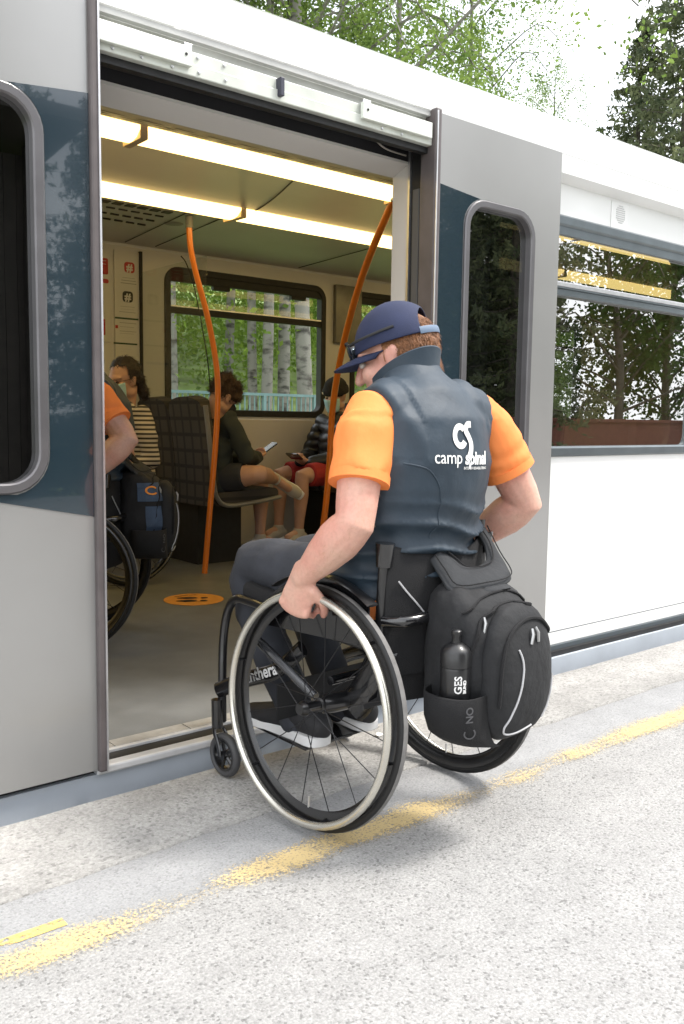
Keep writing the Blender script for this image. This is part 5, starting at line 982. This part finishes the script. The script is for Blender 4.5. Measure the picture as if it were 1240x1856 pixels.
def birch(name, h, r0, crown0, spread, nl, seed, size=.085, bark=m_birch, leaf=m_bl, bend=.35):
    global rng
    rng = np.random.default_rng(seed); random.seed(seed); root = empty(name); g = M()
    tr = [Vector((bend*math.sin(z/h*2.2+seed)*z/h, bend*math.cos(z/h*1.7+seed)*z/h-bend*z/h, z)) for z in np.linspace(-.3, h, 14)]
    g.tube(tr, [r0*(1-.85*i/13)+.008 for i in range(14)], 9); pts = []
    nb = 34
    for i in range(nb):
        u = crown0+(1-crown0)*(i+.5)/nb; j = u*13; a = tr[int(j)].lerp(tr[min(int(j)+1, 13)], j-int(j)); az = i*2.4+random.uniform(-.4, .4); L_ = spread*(1.05-u*.65)*random.uniform(.6, 1.15)
        tip = a+Vector((math.cos(az)*L_, math.sin(az)*L_, L_*random.uniform(.35, .9))); end = tip+Vector((math.cos(az)*L_*.35, math.sin(az)*L_*.35, -L_*random.uniform(.2, .7)))
        P_ = spline([a, a.lerp(tip, .55)+Vector((0, 0, .1)), tip, end], 9); g.tube(P_, [r0*.28*(1-u*.6)*(1-q/9)+.006 for q in range(9)], 5)
        for q in range(2, 9):
            for w in range(2):
                c0 = np.array(P_[q])+rng.normal(size=3)*.12*L_; k = int(nl/(nb*14)); ln = rng.uniform(.25, .9); tt = rng.uniform(0, 1, k)[:, None]
                dr = np.array([rng.normal()*.3, rng.normal()*.3, -1.])*ln; pts.append(c0+dr*tt+rng.normal(size=(k, 3))*.13)
    g.build('trunk', bark, root); V, Q = leafcloud(np.concatenate(pts), size); fast('crown', V, Q, leaf, root); return root
def spruce(name, h, r0, spread, seed, nper=75, tiers=46):
    global rng
    rng = np.random.default_rng(seed); random.seed(seed); root = empty(name); g = M(); g.tube([(0, 0, -.3), (.05, 0, h*.5), (0, .03, h)], [r0, r0*.55, .015], 8); pts = []
    for i in range(tiers):
        u = (i+.5)/tiers; z = h*(.10+.9*u)
        for k in range(random.randint(5, 7)):
            az = random.uniform(0, 6.28); L_ = spread*(1-u)**.8*random.uniform(.55, 1.12)+.15; d = Vector((math.cos(az), math.sin(az), 0)); P_ = [Vector((0, 0, z))+d*L_*s_+Vector((0, 0, -.32*L_*s_+.22*L_*s_*s_)) for s_ in (0, .35, .7, 1)]
            g.tube(P_, [.02, .014, .009, .004], 4); n = int(nper*(.3+L_/spread)); s_ = rng.uniform(.12, 1, n)**.8; c0 = np.array([P_[0]])+np.outer(s_, np.array(d)*L_); c0[:, 2] += -.32*L_*s_+.22*L_*s_*s_
            side = np.array([-d.y, d.x, 0]); c0 += np.outer(rng.normal(size=n)*.13*(1.15-s_)*L_*.8, side); c0[:, 2] -= np.abs(rng.normal(size=n))*.16; pts.append(c0)
    g.build('trunk', m_bark, root); V, Q = leafcloud(np.concatenate(pts), .20, .34, .4); fast('crown', V, Q, m_sp, root); return root
def put(o, p, rz=0., sc=1., label=None, group=None): o.location = p; o.rotation_euler = (0, 0, rz); o.scale = (sc,)*3; return tag(o, label, 'tree', group)
GB = 'birches behind the train'
b1 = birch('birch_tree', 12, .092, .30, 2.6, 17000, 11, .075); b2 = birch('birch_tree', 13, .102, .25, 3.0, 19000, 23, .075)
def gz(x, y): return hillz(x, y)-.05
def treeat(px, Y, src, rz, sc, label, first=False):
    p = at_y(px, 700, Y); o = src if first else copy_tree(src); return put(o, (p.x, Y, gz(p.x, Y)), rz, sc, label, GB)
treeat(313, 12.2, b1, 0., 1., 'leftmost pale birch trunk in the far train window', True)
treeat(413, 14.5, b1, 2., .95, 'slim birch just right of the near orange pole in the far window')
treeat(459, 13.0, b1, 4., .9, 'thin grey birch left of the close pair seen in the far window')
treeat(482, 12.2, b1, 1., 1.0, 'pale birch right of the thin grey trunk in the far window')
treeat(514, 12.6, b2, 3., 1.05, 'dark birch trunk in the middle right of the far window', True)
treeat(556, 11.6, b2, 5., 1.25, 'thickest white birch at the right end of the far window')
treeat(596, 15.5, b2, 1.3, 1.1, 'birch crown above the train roof nearest the door'); treeat(700, 16.5, b2, 2.6, 1.15, 'birch with dark upper trunk rising above the roof over the door')
treeat(838, 18., b1, 3.5, 1.15, 'birch with leaning limbs above the roof right of the door'); treeat(985, 21., b2, .4, .78, 'small birch at the right end of the leafy row above the roof')
sp1 = spruce('spruce_tree', 14, .2, 2.6, 31); sp2 = spruce('spruce_tree', 12, .2, 3.0, 47)
p = at_y(1222, 600, 17); put(sp1, (p.x, 17, 1.8), 0., 1.4, 'tall dark spruce at the right edge above the roof', 'spruces behind the train'); p = at_y(1140, 600, 19); put(sp2, (p.x, 19, 2.), 0., 1.12, 'smaller pale spruce left of the tall one above the roof', 'spruces behind the train')
p = at_y(1235, 600, 13.5); o = copy_tree(b1); put(o, (p.x+.8, 13.5, .9), 2.2, .52, 'low bright green young birch in front of the right-hand spruce', GB)
# bushes under the birches: leafy mass filling the view through the window
rng = np.random.default_rng(5); cs = []
for i in range(560):
    x = rng.uniform(4, 24); y = rng.uniform(12.0, 25); z = hillz(x, y)+rng.uniform(.0 if y > 14 else 1.6, 4.8); cs.append(np.array([x, y, z])+rng.normal(size=(230, 3))*np.array([.55, .55, .5]))
V, Q = leafcloud(np.concatenate(cs), .12); tag(fast('undergrowth', V, Q, leafmat('undergrowth_leaves', (.20, .30, .065), .65)), 'mass of light green leaves among the birches', 'foliage', None, 'stuff')
# teal fence beyond the train
fy = 11.0; zt, zb = at_y(480, 715, fy).z, at_y(480, 715, fy).z-1.05; x0, x1 = at_y(270, 715, fy).x, at_y(570, 715, fy).x
m_teal = mat('teal_fence_paint', (.12, .20, .21), .5, var=.1)
fe = empty('fence', (x0, fy, zb), label='teal metal railing below the birches in the far window', cat='fence')
for z in (zt-zb, .12): g = M(); g.box(0, x1-x0, -.02, .02, z-.02, z+.02); g.build('rail', m_teal, fe, smooth=False)
nbar = int((x1-x0)/.085)
for i in range(nbar+1):
    x = (x1-x0)*i/nbar; g = M(); w = .025 if i % 22 == 0 or i == nbar else .008; g.box(x-w, x+w, -w, w, 0 if w < .02 else -.5, zt-zb+(.02 if w > .02 else -.02)); g.build('post' if w > .02 else 'bar', m_teal, fe, smooth=False)
# across the platform, behind the camera: what the glass and paint reflect, plus added sky-blocking spruces
GR = 'trees across the platform, seen as reflections'
for i, (x, y, q_, sc, rz, wd_) in enumerate(((6.1, -9.4, sp1, .5, 3., 'slender spruce across the platform, mirrored near the left door edge'), (4.6, -11.5, sp2, 1.0, 1.1, 'added broad tall spruce behind the shelter, blocking sky light from the left door'), (1.6, -10.5, sp1, .95, 4.4, 'added tall spruce behind the middle of the shelter, blocking sky light'), (-1.8, -11., sp2, 1.1, .3, 'added tall spruce behind the left end of the shelter, blocking sky light'), (8.0, -12.5, sp2, .62, 2., 'small spruce across the platform, mirrored in the dark band of the left door'), (14.9, -9.6, sp1, .72, 2.6, 'leftmost tall spruce mirrored in the right door window'), (16.0, -9.0, sp2, .95, .6, 'wide spruce mirrored in the middle of the right door window'), (17.3, -9.8, sp1, .75, 4.2, 'second tall spruce mirrored at the right side of the right door window'),
        (18.2, -12., sp2, 1.05, 3.3, 'far wide spruce behind the others mirrored in the right door window'), (20.2, -12.5, sp1, .8, 1.4, 'far slender spruce mirrored beside the right door window trim'), (16.8, -12.5, sp2, .9, 5.1, 'far spruce mirrored at the left side of the right door window'))):
    put(copy_tree(q_), (x, y, -1.), rz, sc, wd_, GR)  # unseen tall spruces behind the shelter are added to shade the left door leaf
mp_ = birch('maple_tree', 8.5, .16, .25, 3.0, 15000, 61, .16, m_bark, m_dl, .8)
put(mp_, (24.2, -9.5, -1.), 0., 1., 'broadleaf tree reflected in the right half of the side window', None)
mp2 = birch('bare_tree', 8.0, .15, .3, 2.2, 5200, 71, .14, m_bark, m_dl, .9); put(mp2, (19.4, -8.4, -1.), 1., 1., 'sparse twisted tree reflected in the left half of the side window', None)
m_brick = mat('brick_wall', (.20, .075, .055), .9, var=.15, vs=8, bump=.3, bs=40)
g = M(); g.box(-10, 16, -.15, .15, -1., 1.05); g.box(-10.05, 16.05, -.2, .2, 1.05, 1.12); w = g.build('brick_wall', m_brick, None, smooth=False); w.location = (24, -7.6, 0); tag(w, 'low red brick wall across the platform reflected in the side window', 'wall')

# dark timber shelter across the platform on the left; darkens the left door's window
m_tim = mat('dark_timber', (.022, .019, .016), .8, var=.3, vs=5); sh = empty('platform_shelter', (1.0, -6.6, 0), label='dark timber shelter across the platform mirrored in the left door window', cat='shelter')
for i in range(36): g = M(); g.box(-2.3+i*.155, -2.3+i*.155+.148, -.02+.006*(i % 2), .02, .0, 4.1); g.build('plank', m_tim, sh, smooth=False)
g = M(); g.ext([(-2.5, -.9, 4.15), (-2.5, .9, 4.35), (-2.5, .9, 4.5), (-2.5, -.9, 4.3)], (6.0, 0, 0)); g.build('roof', m_tim, sh, smooth=False)
for x in (-2.2, .4, 3.1): g = M(); g.box(x-.06, x+.06, .03, .15, 0, 4.2); g.build('post', m_tim, sh, smooth=False)
